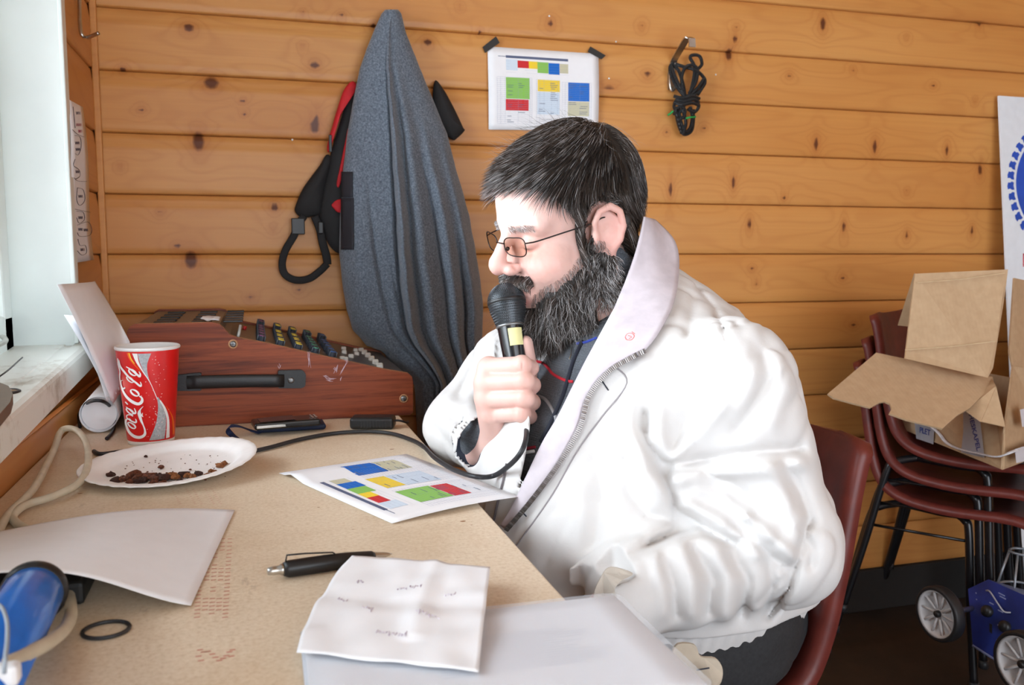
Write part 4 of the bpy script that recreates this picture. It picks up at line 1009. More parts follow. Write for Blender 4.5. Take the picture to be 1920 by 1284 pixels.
# ------------------------------------------------------------------ steel hook and hand-written list on the left wall
o = mob('steel_rod_hook', *tube(spline([Xp(147, -40, WX+.006), Xp(149, 0, WX+.006), Xp(150, 45, WX+.008), Xp(154, 66, WX+.012), Xp(164, 70, WX+.020), Xp(176, 66, WX+.035), Xp(185, 62, WX+.045)], 5), .0038, 8), M['steel'], None, True)
tag(o, 'bent steel rod hook on the left wall above the note strip', 'hook')
c = [Xp(133, 188, WX+.010), Xp(155, 201, WX+.010), Xp(177, 487, WX+.012), Xp(143, 492, WX+.012)]
c[0] = Xp(128, 186, WX+.010); c[3] = Xp(134, 494, WX+.012)
fw = bil(*c)
def fnw(U, W): Pq = fw(U, W).copy(); Pq[..., 0] += .003*np.sin(np.asarray(W)*6); return Pq
nl = mob('note_strip', *sheet(fnw, 4, 20, .0004), M['paper'], None, True); tag(nl, 'long paper strip of hand-written notes pinned on the left wall', 'paper')
ink = plain('marker_ink', srgb(70, 62, 74), .7, var=0); inkr = plain('marker_red', srgb(150, 70, 84), .7, var=0)
def onl(x, y): return Xp(x, y, WX+.0135)+np.array((.0005, 0, 0))
def inkline(nm, pts, mt, r=.0011):
    Pq = []
    for x, y in spline([(a, b, 0) for a, b in pts], 5)[:, :2]:
        w_ = (y-190)/300; Pq.append(Xp(x, y, WX+.0108+.002*w_+.003*math.sin(w_*6)+.0002))
    mob(nm, *tube(Pq, r, 4, flat=.5), mt, nl)
for pts in ([(136, 243), (146, 252), (158, 257)], [(139, 333), (146, 339), (163, 340)], [(141, 392), (150, 394), (170, 398)], [(140, 254), (150, 257), (152, 275), (147, 290), (141, 288)], [(141, 298), (138, 310), (148, 318), (150, 330), (141, 336)],
            [(145, 352), (156, 356), (159, 375), (150, 385), (144, 375), (145, 352)], [(144, 396), (156, 398), (158, 412), (148, 418), (144, 408)], [(145, 422), (165, 416), (172, 430), (168, 441), (150, 443), (145, 436)], [(146, 448), (150, 460), (160, 460), (162, 474), (153, 478), (145, 470)], [(137, 200), (141, 240)]): inkline('ink_line', pts, ink, .0006)
def scribble(nm, x, y, w_, mt):
    inkline(nm, [(x+w_*i/7, y+(2.6 if i % 2 else -2.6)) for i in range(8)], mt, .0005)
for x, y in ((141, 268), (142, 280), (142, 322), (147, 368), (147, 408), (147, 430), (157, 431), (151, 468), (143, 212)): scribble('handwriting', x, y, 8, ink)
scribble('handwriting', 143, 234, 10, inkr); scribble('handwriting', 147, 246, 7, inkr)

# ------------------------------------------------------------------ white board leaning at the right with a blue cog emblem
A_ = Xp(1870, 180, 2.10); Bm = np.array((2.10, 1.93, .14)); 
board = empty('foam_board', (2.6, 1.95, .2)); tag(board, 'tall white board with blue cog emblem leaning on the wall at right', 'board')
A_ = Yp(1870, 180, 2.115); wB = .95
c = [A_, A_+np.array((wB, 0, -.004)), np.array((A_[0]+wB, 1.93, .004)), np.array((A_[0]-.0, 1.93, .004))]
V, Fc = prism(c, (0, -.006, 0)); mob('panel', V, Fc, plain('board_white', srgb(226, 234, 242), .4, var=.02), board)
bn = np.cross(c[1]-c[0], c[3]-c[0]); bn /= np.linalg.norm(bn); bn = -bn if bn[1] > 0 else bn
bd = (c[3]-c[0])/np.linalg.norm(c[3]-c[0]); bx = np.array((1., 0, 0))
def onb(x, y): d = ray(x, y); q = c[0]+np.array((0, -.006, 0))+bn*.0006; return CAM+d*(((q-CAM)@bn)/(d@bn))
C0 = onb(1897, 348); q1 = onb(1916, 415); R_ = .185; ctr = C0+bx*R_
embl = plain('emblem_blue', srgb(28, 82, 190), .4, var=.1, nscale=20)
V = [ctr]+[ctr+bx*(R_-.016)*math.cos(a)+bd*(R_-.016)*math.sin(a)*1.0 for a in np.linspace(0, 2*math.pi, 65)[:-1]]
mob('emblem_disc', V, [(0, i+1, (i+1) % 64+1) for i in range(64)], embl, board)
shape = [(-.013, -.012), (-.004, -.013), (.004, -.009), (.012, -.012), (.014, -.002), (.010, .010), (.003, .009), (-.004, .013), (-.012, .010), (-.010, 0)]
g0 = None
for i in range(38):
    a = math.pi+(i-.0)*2*math.pi/38; e1 = bx*math.cos(a)+bd*math.sin(a); e2 = -bx*math.sin(a)+bd*math.cos(a); cc = ctr+e1*(R_+.003)
    mob('emblem_tooth', [cc+e1*u_*.95+e2*v_*.95 for u_, v_ in shape], [tuple(range(10))], embl, board)
g = G(); g.add(prism([onb(1918, 475), onb(1935, 475), onb(1935, 479), onb(1918, 479)], bn*.0005)); g.add(prism([onb(1918, 475), onb(1920, 475), onb(1920, 500), onb(1918, 500)], bn*.0005)); o = g.out('red_frame', plain('emblem_red', srgb(200, 60, 80), .5, var=0), board)
# ------------------------------------------------------------------ implicit surfaces (numpy) for the person
class SD:
    """list of operations on a distance value; every shape is a function P(N,3)->d"""
    def __init__(s): s.ops = []
    def add(s, f, k=.01): s.ops.append(('u', f, k)); return s
    def cut(s, f, k=.006): s.ops.append(('c', f, k)); return s
    def disp(s, f): s.ops.append(('d', f, 0)); return s
    def __call__(s, P):
        d = None
        for t, f, k in s.ops:
            if t == 'd': d = d+f(P, d); continue
            e = f(P)
            if d is None: d = e; continue
            if t == 'u':
                h = np.clip(.5+.5*(d-e)/k, 0, 1); d = d*(1-h)+e*h-k*h*(1-h)
            else:
                e = -e; h = np.clip(.5-.5*(d-e)/k, 0, 1); d = d*(1-h)+e*h+k*h*(1-h)
        return d
f32 = np.float32
def cone(a, b, ra, rb):
    a = np.asarray(a, f32); b = np.asarray(b, f32); ab = b-a; L2 = float(ab@ab)+1e-12
    def f(P):
        t = np.clip((P-a)@ab/L2, 0, 1); q = P-a-t[:, None]*ab
        return np.sqrt((q*q).sum(1))-(ra+(rb-ra)*t)
    return f
def ell(c, r, R=None):
    c = np.asarray(c, f32); r = np.asarray(r, f32); mr = float(r.min())
    def f(P):
        q = P-c
        if R is not None: q = q@np.asarray(R, f32)
        k0 = np.sqrt(((q/r)**2).sum(1)); k1 = np.sqrt(((q/(r*r))**2).sum(1))
        return k0*(k0-1)/(k1+1e-6)
    return f
def sph(c, r): return ell(c, (r, r, r)) if False else (lambda P, c=np.asarray(c, f32): np.sqrt(((P-c)**2).sum(1))-r)
def chain(pts, rs, k=None):
    pts = [np.asarray(p, f32) for p in pts]; rs = list(np.broadcast_to(rs, (len(pts),)))
    fs = [cone(pts[i], pts[i+1], rs[i], rs[i+1]) for i in range(len(pts)-1)]
    def f(P):
        d = fs[0](P)
        for g_ in fs[1:]: d = np.minimum(d, g_(P))
        return d
    return f
def surfnet(F, lo, hi, h, B=8, lip=1.5):
    lo = np.asarray(lo, float); nb = np.ceil((np.asarray(hi, float)-lo)/(h*B)).astype(int)+1
    I = np.stack(np.meshgrid(*[np.arange(k_) for k_ in nb], indexing='ij'), -1).reshape(-1, 3)
    cen = (lo+(I*B+(B-1)/2)*h).astype(f32); dc = F(cen)
    D = np.repeat(np.repeat(np.repeat(dc.reshape(nb), B, 0), B, 1), B, 2).astype(f32)
    act = I[np.abs(dc) < B*h*.9*lip]
    off = np.stack(np.meshgrid(*[np.arange(B)]*3, indexing='ij'), -1).reshape(-1, 3)
    for s in range(0, len(act), 600):
        a = act[s:s+600]; idx = (a[:, None, :]*B+off[None]).reshape(-1, 3)
        v = F((lo+idx*h).astype(f32)); D[idx[:, 0], idx[:, 1], idx[:, 2]] = v
    S = D < 0
    n = np.array(D.shape)-1
    cnt = np.zeros(n, np.int8)
    for a in (0, 1):
        for b in (0, 1):
            for c in (0, 1): cnt += S[a:n[0]+a, b:n[1]+b, c:n[2]+c]
    cells = np.argwhere((cnt > 0) & (cnt < 8))
    vid = -np.ones(n, np.int32); vid[cells[:, 0], cells[:, 1], cells[:, 2]] = np.arange(len(cells))
    acc = np.zeros((len(cells), 3)); num = np.zeros(len(cells))
    cor = [(a, b, c) for a in (0, 1) for b in (0, 1) for c in (0, 1)]
    dv = {q: D[cells[:, 0]+q[0], cells[:, 1]+q[1], cells[:, 2]+q[2]] for q in cor}
    for q in cor:
        for ax in range(3):
            if q[ax]: continue
            r_ = list(q); r_[ax] = 1; r_ = tuple(r_); a, b = dv[q], dv[r_]; m_ = (a < 0) != (b < 0)
            t = np.where(m_, a/(a-b+1e-12), 0); p_ = np.tile(np.array(q, float), (len(cells), 1)); p_[:, ax] = t
            acc[m_] += p_[m_]; num[m_] += 1
    V = lo+(cells+acc/num[:, None])*h
    Fs = []
    for ax in range(3):
        sl0 = [slice(1, n[i]) for i in range(3)]; sl0[ax] = slice(0, n[ax])
        sl1 = list(sl0); sl1[ax] = slice(1, n[ax]+1)
        a, b = S[tuple(sl0)], S[tuple(sl1)]; e = np.argwhere(a != b)
        base = e.copy(); 
        for i in range(3):
            if i != ax: base[:, i] += 1
        u, v = (ax+1) % 3, (ax+2) % 3
        def g(du, dv_): q = base.copy(); q[:, u] -= du; q[:, v] -= dv_; return vid[q[:, 0], q[:, 1], q[:, 2]]
        quad = np.stack([g(1, 1), g(0, 1), g(0, 0), g(1, 0)], 1)
        fl = ~a[e[:, 0], e[:, 1], e[:, 2]]; quad[fl] = quad[fl][:, ::-1]
        Fs.append(quad[(quad >= 0).all(1)])
    return V, np.vstack(Fs)
def grad(F, P, e=.0008):
    P = np.asarray(P, f32); G_ = np.stack([F(P+np.eye(3, dtype=f32)[i]*e)-F(P-np.eye(3, dtype=f32)[i]*e) for i in range(3)], 1)
    return G_/(np.linalg.norm(G_, axis=1)[:, None]+1e-9)
def vcol(o, C):
    at = o.data.color_attributes.new('Col', 'FLOAT_COLOR', 'POINT'); at.data.foreach_set('color', np.hstack([C, np.ones((len(C), 1))]).astype(f32).ravel())

# ------------------------------------------------------------------ the person: head
HC_ = np.array((.4392, 1.1954, 1.0919))
HM = np.array([[-.9537, .1757, -.2441], [-.1430, -.9789, -.1457], [-.2646, -.1041, .9587]])*1.02
HMi = np.linalg.inv(HM)
def H(p): return HC_+HM@np.asarray(p, float)
def Hs(P): return (np.asarray(P)-HC_)@HMi.T
def sym(f, k):
    pass
head = SD()
head.add(ell((-.014, 0, .058), (.097, .077, .084)), .01)
head.add(ell((.046, 0, .050), (.050, .062, .052)), .03)
head.add(ell((.040, 0, -.030), (.052, .060, .068)), .03)
for s in (1, -1):
    head.add(cone((-.004, s*.058, -.045), (.060, s*.026, -.098), .024, .022), .03)
    head.add(ell((.062, s*.040, -.026), (.030, .028, .026)), .02)
    head.add(cone((.088, s*.012, .030), (.072, s*.052, .030), .010, .009), .016)
head.add(sph((.082, 0, -.106), .022), .02)
head.add(cone((.02, 0, -.09), (.07, 0, -.11), .034, .024), .02)
head.add(ell((.084, 0, -.062), (.018, .030, .024)), .018)       # muzzle
head.add(chain([(.092, 0, .026), (.105, 0, .008), (.120, 0, -.012)], [.0075, .0085, .0105]), .010)
head.add(sph((.1190, 0, -.018), .0128), .006)
for s in (1, -1):
    head.add(ell((.106, s*.0150, -.0245), (.0125, .0085, .0085)), .006)
    head.cut(ell((.112, s*.008, -.0325), (.006, .0038, .0035)), .003)
    head.cut(sph((.100, s*.034, .011), .0135), .014)
    head.add(ell((.0775, s*.0325, .008), (.0145, .0155, .0125)), .003)      # closed lids
    head.cut(chain([(.0885, s*.019, .0035), (.0935, s*.032, .0005), (.086, s*.045, .004)], .0009), .0022)  # lash line
    head.cut(chain([(.088, s*.020, .014), (.0925, s*.033, .0165), (.084, s*.046, .014)], .0012), .004)  # lid crease
    head.cut(chain([(.104, s*.020, -.020), (.092, s*.031, -.048)], .0015), .010)
# mouth: lips slightly apart
head.add(chain([(.0925, -.025, -.064), (.1025, -.010, -.0575), (.1045, 0, -.0585), (.1025, .010, -.0575), (.0925, .025, -.064)], [.003, .0052, .0052, .0052, .003]), .005)
head.add(chain([(.0905, -.022, -.068), (.099, -.009, -.0735), (.0995, .009, -.0735), (.0905, .022, -.068)], [.003, .0062, .0062, .003]), .005)
head.cut(chain([(.096, -.020, -.0655), (.108, 0, -.0660), (.096, .020, -.0655)], [.0012, .0028, .0012]), .003)
# ears
for s in (1, -1):
    e = lambda x, y, z: (x, s*y, z)
    head.add(ell(e(-.010, .081, .004), (.021, .006, .029), np.array([[1, s*.35, 0], [-s*.35, 1, 0], [0, 0, 1.]])/1.06), .006)
    head.add(chain([e(.006, .080, .006), e(.008, .084, .020), e(.000, .088, .034), e(-.014, .0925, .038), e(-.026, .095, .028), e(-.030, .094, .010), e(-.024, .090, -.010), e(-.012, .085, -.022)], [.003, .0042, .0045, .0048, .0048, .0044, .004, .004]), .004)
    head.add(ell(e(-.005, .0835, -.030), (.0095, .0055, .0125)), .006)
    head.cut(ell(e(-.006, .090, .004), (.010, .0065, .013)), .005)
    head.cut(chain([e(-.004, .093, .026), e(-.016, .096, .024), e(-.021, .095, .010)], [.0022, .0028, .0022]), .004)
    head.add(ell(e(.008, .080, -.002), (.005, .005, .0085)), .005)
# neck, in head coordinates, leaning back down into the collar
nk = Hs(np.array((.545, 1.185, .93)))
head.add(cone((-.018, 0, -.030), nk, .060, .068), .03)
head.add(cone((.02, 0, -.080), nk+np.array((.02, 0, .03)), .040, .060), .03)
_hs = vnoise
headw = lambda P: head(((P-HC_.astype(f32))@HMi.T.astype(f32)))*1.02
V, Fc = surfnet(lambda P: head(P), (-.15, -.12, -.21), (.15, .12, .17), .0021)
V += grad(head, V)*(.00018*vnoise(V, 420, 3)+.00035*vnoise(V, 120, 4))[:, None]
HV = V; nH = len(V)
def g_(P, c, r): return np.exp(-(((P-np.array(c))/np.array(r))**2).sum(1))
def skincol(L):
    base = np.array((.72, .455, .395)); C = np.tile(base, (len(L), 1))
    red = np.array((.62, .24, .20)); y = np.abs(L[:, 1]); Q = np.stack([L[:, 0], y, L[:, 2]], 1)
    w_ = .55*g_(Q, (.12, 0, -.026), (.014, .02, .014))+.45*g_(Q, (.085, .045, -.02), (.03, .025, .022))+.5*g_(Q, (-.01, .095, .0), (.03, .014, .05))+.3*g_(Q, (.09, .03, .0), (.02, .02, .012))+.25*g_(Q, (-.04, .05, -.08), (.05, .05, .05))
    w_ = np.clip(w_+.12*vnoise(L, 90, 5)+.05*vnoise(L, 300, 6), 0, 1)[:, None]; C = C*(1-w_)+red*w_
    lip = np.clip(1.3*g_(Q, (.101, .0, -.0735), (.014, .026, .0068))+1.2*g_(Q, (.104, 0, -.058), (.012, .024, .005)), 0, 1)[:, None]
    C = C*(1-lip)+np.array((.52, .16, .14))*lip
    mo = np.clip(g_(Q, (.100, 0, -.0655), (.010, .020, .0022))*1.2, 0, 1)[:, None]; C = C*(1-mo)+np.array((.10, .02, .02))*mo
    lash = np.clip(g_(Q, (.091, .032, .0015), (.008, .013, .0016))*1.1, 0, 1)[:, None]; C = C*(1-lash)+np.array((.16, .09, .07))*lash
    brow = np.exp(-((Q[:, 2]-(.030+.002*np.sin((y-.02)*60)))/.0048)**2)*np.clip((y-.012)/.006, 0, 1)*np.clip((.056-y)/.008, 0, 1)*(L[:, 0] > .05)*(.55+.3*vnoise(L*[1, 1, 3], 260, 9))
    brow = np.clip(brow*.55, 0, .35)[:, None]; C = C*(1-brow)+np.array((.20, .15, .12))*brow
    return C
HCOL = skincol(V)

# ------------------------------------------------------------------ hand holding the microphone
mic_top, mic_bot = Dp(950, 566, 1.222), Dp(986, 812, 1.196)
md = (mic_bot-mic_top)/np.linalg.norm(mic_bot-mic_top); ML = np.linalg.norm(mic_bot-mic_top)
hand = SD()
wr = Dp(945, 826, 1.262); fa = Dp(900, 850, 1.33)
MCP = [Dp(917, 690, 1.205), Dp(911, 718, 1.200), Dp(913, 748, 1.200), Dp(924, 776, 1.205)]
PIP = [Dp(979, 684, 1.162), Dp(983, 714, 1.158), Dp(984, 747, 1.158), Dp(979, 776, 1.164)]
DIP = [Dp(995, 690, 1.188), Dp(998, 722, 1.182), Dp(998, 754, 1.182), Dp(993, 781, 1.186)]
TIP = [Dp(990, 692, 1.206), Dp(990, 725, 1.203), Dp(990, 757, 1.203), Dp(986, 784, 1.204)]
rr_ = [.0118, .0122, .0118, .0105]
palm = SD()
for i in range(4): palm.add(cone(wr, MCP[i], .0235, .0150), .016)
palm.add(cone(wr, fa, .0265, .031), .02)
palm.add(cone(wr, Dp(962, 790, 1.235), .022, .018), .02)
hand.add(palm, .01)
for i in range(4):
    r0 = rr_[i]
    f_ = SD().add(cone(MCP[i], PIP[i], r0*1.18, r0*1.0)).add(cone(PIP[i], DIP[i], r0*1.02, r0*.90), .004).add(cone(DIP[i], TIP[i], r0*.92, r0*.82), .004).add(sph(PIP[i], r0*1.05), .004)
    for w_ in (-.12, .12, 0): pass
    hand.add(f_, .0020)
    hand.add(sph(MCP[i], r0*1.22), .008)
th_ = [Dp(957, 795, 1.250), Dp(985, 742, 1.232), Dp(990, 690, 1.222), Dp(985, 643, 1.214)]
hand.add(chain(th_, [.018, .0150, .0135, .0105]), .008)
for i in range(4): # creases over the knuckle
    c = PIP[i]; tov = (CAM-c)/np.linalg.norm(CAM-c); 
    for s in (-.0035, .0, .0035): hand.cut(cone(c+tov*rr_[i]*1.06+CR*s-np.array((0, 0, .006)), c+tov*rr_[i]*1.06+CR*s+np.array((0, 0, .006)), .0004, .0004), .0012)
hlo = np.min([wr, fa]+MCP+PIP+DIP+TIP+th_, 0)-.05; hhi = np.max([wr, fa]+PIP+th_, 0)+.05
V2, F2 = surfnet(hand, hlo, hhi, .0019)
C2 = np.tile(np.array((.72, .455, .395)), (len(V2), 1)); w_ = np.zeros(len(V2))
for q in PIP+DIP+MCP: w_ += .45*np.exp(-(np.linalg.norm(V2-q, axis=1)/.013)**2)
for i in range(3): 
    mid = [(a+b)/2 for a, b in ((MCP[i], MCP[i+1]), (PIP[i], PIP[i+1]))]
    for q in mid: w_ += .5*np.exp(-(np.linalg.norm(V2-q, axis=1)/.012)**2)
w_ = np.clip(w_+.12*vnoise(V2, 110, 8), 0, 1)[:, None]; C2 = C2*(1-w_*.5)+np.array((.60, .24, .18))*w_*.5
# core body under the clothes
core = SD(); core.add(ell((.53, 1.15, .68), (.15, .17, .18))).add(cone((.555, 1.18, .92), (.53, 1.15, .75), .07, .13), .05)
core.add(cone(fa, (.322, 1.365, .790), .026, .032), .01); core.add(cone((.322, 1.365, .790), (.44, 1.35, .89), .032, .04), .02); core.add(cone((.44, 1.35, .89), (.54, 1.20, .88), .04, .06), .02)
core.add(cone((.57, .99, .88), (.54, 1.16, .88), .045, .06), .02); core.add(cone((.57, .985, .885), (.610, .915, .71), .042, .036), .02); core.add(cone((.610, .915, .71), (.43, .898, .675), .034, .027), .02)
core.add(ell((.385, .893, .660), (.035, .026, .022)), .015)
for s in (1.02, 1.28):
    core.add(cone((.58, s, .54), (.22, s+.02*(1 if s > 1.1 else -1), .52), .065, .055), .03); core.add(cone((.22, s, .52), (.25, s, .12), .052, .040), .02); core.add(cone((.25, s, .09), (.10, s, .045), .030, .028), .02)
V3, F3 = surfnet(core, (.0, .75, .0), (.85, 1.5, 1.0), .010)
keep = np.ones(len(V3), bool)
C3 = np.tile(np.array((.72, .455, .395)), (len(V3), 1))
HW = HV@HM.T+HC_
BV = np.vstack([HW, V2, V3]); BF = np.vstack([Fc, F2+nH, F3+nH+len(V2)]); BC = np.vstack([HCOL, C2, C3])
k = NT('skin'); at = k.n('ShaderNodeAttribute', attribute_name='Col'); v = k.obj(); n = k.noise(v, 900, 3)
k.base(at.outputs['Color']); k.set(Roughness=.48, Specular_IOR_Level=.4, Subsurface_Weight=.12, Subsurface_Scale=.006); k.b.inputs['Subsurface Radius'].default_value = (1, .35, .2)
k.bump(n, .12, .0006); M['skin'] = k.m
person = mob('person', BV, BF, M['skin'], None, True); vcol(person, BC)
tag(person, 'bearded man in a cream jacket speaking into a microphone at the table', 'person')

# ------------------------------------------------------------------ hair, beard
def strands(name, roots, dirs, L, rad, mat, segs=5, lift=.004, grav=0.0, curl=.0, cl=60, field=None, par=None, seed=0, minoff=.0005, surf=None):
    """roots (N,3) head coordinates, combed over the skull; returns one joined mesh of thin tapering hairs"""
    surf = surf or head
    N = len(roots); Pp = roots.copy(); d = dirs.copy(); pts = [Pp.copy()]
    L = np.broadcast_to(L, (N,)); r0 = np.random.default_rng(seed); ph = r0.random((N, 3))*6.28
    gl = HMi@np.array((0, 0, -1.)); gl /= np.linalg.norm(gl)
    for s in range(segs):
        t = (s+1)/segs
        if field is not None: dd = field(Pp, t); d = d*.45+dd*.55
        d = d+gl*grav*t+curl*np.sin(ph+t*cl*.1)
        d /= np.linalg.norm(d, axis=1)[:, None]+1e-9
        Pp = Pp+d*(L/segs)[:, None]
        di = surf(Pp.astype(f32)); gr = grad(surf, Pp); want = minoff+lift*np.sin(min(t*1.3, 1)*math.pi/2)
        push = np.clip(want-di, 0, None)[:, None]; Pp = Pp+gr*push
        pts.append(Pp.copy())
    A = np.stack(pts, 1)                       # N, segs+1, 3
    T = np.gradient(A, axis=1); T /= np.linalg.norm(T, axis=2)[..., None]+1e-9
    up = np.cross(T, np.array((.31, .52, .79))); up /= np.linalg.norm(up, axis=2)[..., None]+1e-9; bi = np.cross(T, up)
    w_ = rad*np.array([1.0 if q < segs*.6 else max(.12, 1-(q-segs*.6)/(segs*.4)*.9) for q in range(segs+1)])[None, :, None]
    ring = [A+(up*math.cos(a)+bi*math.sin(a))*w_ for a in (0, 2.094, 4.189)]
    Vv = np.stack(ring, 2).reshape(N, -1, 3)
    fq = []
    for s in range(segs):
        for k_ in range(3): l_ = (k_+1) % 3; fq.append((s*3+k_, s*3+l_, (s+1)*3+l_, (s+1)*3+k_))
    fq = np.array(fq); base = (np.arange(N)*(segs+1)*3)[:, None, None]
    Ff = (fq[None]+base).reshape(-1, 4)
    return Vv.reshape(-1, 3), Ff, (segs+1)*3
def scatter_on(V, Fq, mask, n, seed):
    r0 = np.random.default_rng(seed); fm = mask[Fq].all(1); Fm = Fq[fm]; a, b, c, d = (V[Fm[:, i]] for i in range(4))
    ar = np.linalg.norm(np.cross(c-a, d-b), axis=1); p = ar/ar.sum(); i = r0.choice(len(Fm), n, p=p)
    u, v = r0.random((2, n, 1)); return (a[i]*(1-u)*(1-v)+b[i]*u*(1-v)+c[i]*u*v+d[i]*(1-u)*v)
def hairmask(V):
    x, y, z = V[:, 0], np.abs(V[:, 1]), V[:, 2]
    line = np.interp(x, [-.12, -.04, -.012, .012, .03, .050, .075, .11], [-.055, -.045, .044, .016, .030, .060, .078, .080])
    m_ = z > line+.004*vnoise(V, 120, 2)
    ear = ((x+.010)/.026)**2+((z-.004)/.040)**2 < 1
    m_ &= ~(ear & (y > .068))
    back = (x < -.030) & (z > -.060) & ~((x > -.04) & (z < .0))
    side = (x > .012) & (x < .028) & (z > -.06) & (y > .055)      # sideburn
    return (m_ & (z > -.02)) | back | (side)
fs = HV
hm = hairmask(HV)
def hfield(Pq, t):
    x, y, z = Pq[:, 0], Pq[:, 1], Pq[:, 2]
    # whorl at the crown; top combed forward and to his left, sides downward
    w0 = np.array((-.055, -.01, .135)); d = Pq-w0
    f_ = np.stack([d[:, 0]*1.0+.05*(z > .04), d[:, 1]*1.1, -(.02+np.clip(.11-z, 0, .2)*1.3)], 1)
    back = (x < -.06)[:, None]; f_ = np.where(back, np.stack([d[:, 0]*.2+.01, d[:, 1]*.2, -.1+0*x], 1), f_)
    side = np.clip((np.abs(y)-.05)/.02, 0, 1)[:, None]*np.clip((.08-z)/.04, 0, 1)[:, None]
    f_ = f_*(1-side)+np.stack([.0*x-.018, 0*x, -.05+0*x], 1)*side
    n_ = np.stack([vnoise(Pq, 38, 11), vnoise(Pq, 38, 12), vnoise(Pq, 38, 13)], 1)*.012
    f_ = f_+n_; return f_/(np.linalg.norm(f_, axis=1)[:, None]+1e-9)
# base cap so the scalp never shows
cap = SD(); cap.add(lambda P: head(P)-.0065)
def capcut(P):
    hmk = hairmask(P.astype(float)); return np.where(hmk, -.02, .004)
Vc = HV[hm.nonzero()[0]] if False else None
def shell(mask, off, name, mat, par):
    sel = mask[Fc].all(1); idx = np.unique(Fc[sel]); mp = -np.ones(len(HV), int); mp[idx] = np.arange(len(idx)); gr = grad(head, HV[idx])
    # taper the thickness to nothing at the hairline
    edge = np.zeros(len(HV)); cnt_ = np.zeros(len(HV)); val = mask.astype(float)
    for _ in range(6):
        s_ = np.zeros(len(HV)); c_ = np.zeros(len(HV))
        for a in range(4):
            np.add.at(s_, Fc[:, a], val[Fc[:, (a+1) % 4]]+val[Fc[:, (a+3) % 4]]); np.add.at(c_, Fc[:, a], 2)
        val = np.minimum(val, s_/np.maximum(c_, 1))
    tk = np.clip((val[idx]-.4)/.6, 0, 1); L_ = HV[idx]; tk = tk*np.where((L_[:, 2] > -.06) & (L_[:, 0] > .08) & (L_[:, 2] < 0), .15, 1)*np.where((L_[:, 0] < -.05) & (L_[:, 2] < .08), 1.15, 1)
    P1 = HV[idx]+gr*((off*tk+.0004)*(1+.25*vnoise(HV[idx], 70, 9)))[:, None]
    return mob(name, P1@HM.T+HC_, mp[Fc[sel]], mat, par, True)
def hairmat(name, dark, grey, gamt):
    k = NT(name); at = k.n('ShaderNodeAttribute', attribute_name='Col'); k.base(at.outputs['Color']); k.set(Roughness=.38, Specular_IOR_Level=.6); return k.m
M['hair'] = hairmat('hair_fibre', 0, 0, 0)
hbase = plain('hair_base', (.018, .014, .012), .7, var=.2)
hair = shell(hm, .006, 'hair', hbase, person); hair['label'] = 'dark brown hair going grey, brushed forward'
def addhair(name, parts, par, lab=None):
    Vs, Fs, Cs = [], [], []; n0 = 0
    for (Vv, Ff, per), col in parts:
        Vs.append(Vv@HM.T+HC_); Fs.append(Ff+n0); Cs.append(np.repeat(col, per, 0)); n0 += len(Vv)
    o = mob(name, np.vstack(Vs), np.vstack(Fs), M['hair'], par, True); vcol(o, np.vstack(Cs)); o['kind'] = 'stuff'
    if lab: o['label'] = lab
    return o
def hcol(R_, greyprob, seed):
    r0 = np.random.default_rng(seed); n = len(R_); cl_ = .55+.75*np.clip(vnoise(R_*[1, 1, 1], 130, 77)*.9+.5, 0, 1)[:, None]; c = np.array((.085, .062, .050))*(.4+.8*r0.random((n, 1)))*cl_
    isg = r0.random(n) < greyprob; c[isg] = np.array((.46, .44, .44))*(.5+.9*r0.random((isg.sum(), 1)))*cl_[isg]; return c
R1 = scatter_on(HV, Fc, hm, 15000, 1); d1 = hfield(R1, 0)
len1 = np.where(R1[:, 2] > .07, .044-.020*np.clip((R1[:, 0]-.045)/.04, 0, 1), np.where(R1[:, 0] < -.03, .040, .024))*(.7+.5*np.random.default_rng(3).random(len(R1)))
frontg = np.clip((R1[:, 0]-.02)/.06, 0, 1)*.40+.10+np.clip((R1[:, 2]-.12)/.02, 0, 1)*.08
frontg = np.clip(frontg, 0, .5)
S1 = strands('h', R1, d1, len1, .00030, None, 5, .0110, .05, .03, field=hfield, seed=2)
# loose flyaway hairs on top
R2 = scatter_on(HV, Fc, hm & (HV[:, 2] > .11), 260, 5); S2 = strands('h', R2, hfield(R2, 0)+grad(head, R2)*.5, .05, .00014, None, 6, .016, .0, .25, seed=6)
addhair('hair_strands', [(S1, hcol(R1, frontg, 4)), (S2, hcol(R2, .6, 7))], hair)
# beard
def beardmask(V):
    x, y, z = V[:, 0], np.abs(V[:, 1]), V[:, 2]
    top = np.interp(x, [-.02, .012, .030, .045, .060, .075, .088, .12], [-.03, -.018, -.036, -.046, -.054, -.064, -.0765, -.080])
    m_ = (z < top+.004*vnoise(V, 90, 3)) & (z > -.135) & (x > -.012)
    lipz = (y < .027) & (z > -.0825) & (z < -.0565) & (x > .080)
    must = (x > .084) & (z < -.0365) & (z > -.0515) & (y < .034)
    nn = (x < .02) & (z < -.085)
    return (m_ & ~lipz & ~nn) | must
bmk = beardmask(HV)
mst_ = (HV[:, 2] > -.0525) & (HV[:, 0] > .082)
beard = shell(bmk & ~mst_, .007, 'beard', hbase, person); beard['label'] = 'full dark beard streaked with grey'
def bfield(Pq, t):
    x, y, z = Pq[:, 0], Pq[:, 1], Pq[:, 2]
    f_ = np.stack([.35*(x-.03)*6+.1, y*4.5, -1+0*x], 1); mu = ((z > -.058) & (x > .08))[:, None]
    f_ = np.where(mu, np.stack([.25+0*x, np.sign(y)*.75*np.clip(np.abs(y)/.012, 0, 1), -.65+0*x], 1), f_)
    f_ += .85*np.stack([vnoise(Pq, 55, 21), vnoise(Pq, 55, 22), vnoise(Pq, 55, 23)], 1); return f_/(np.linalg.norm(f_, axis=1)[:, None]+1e-9)
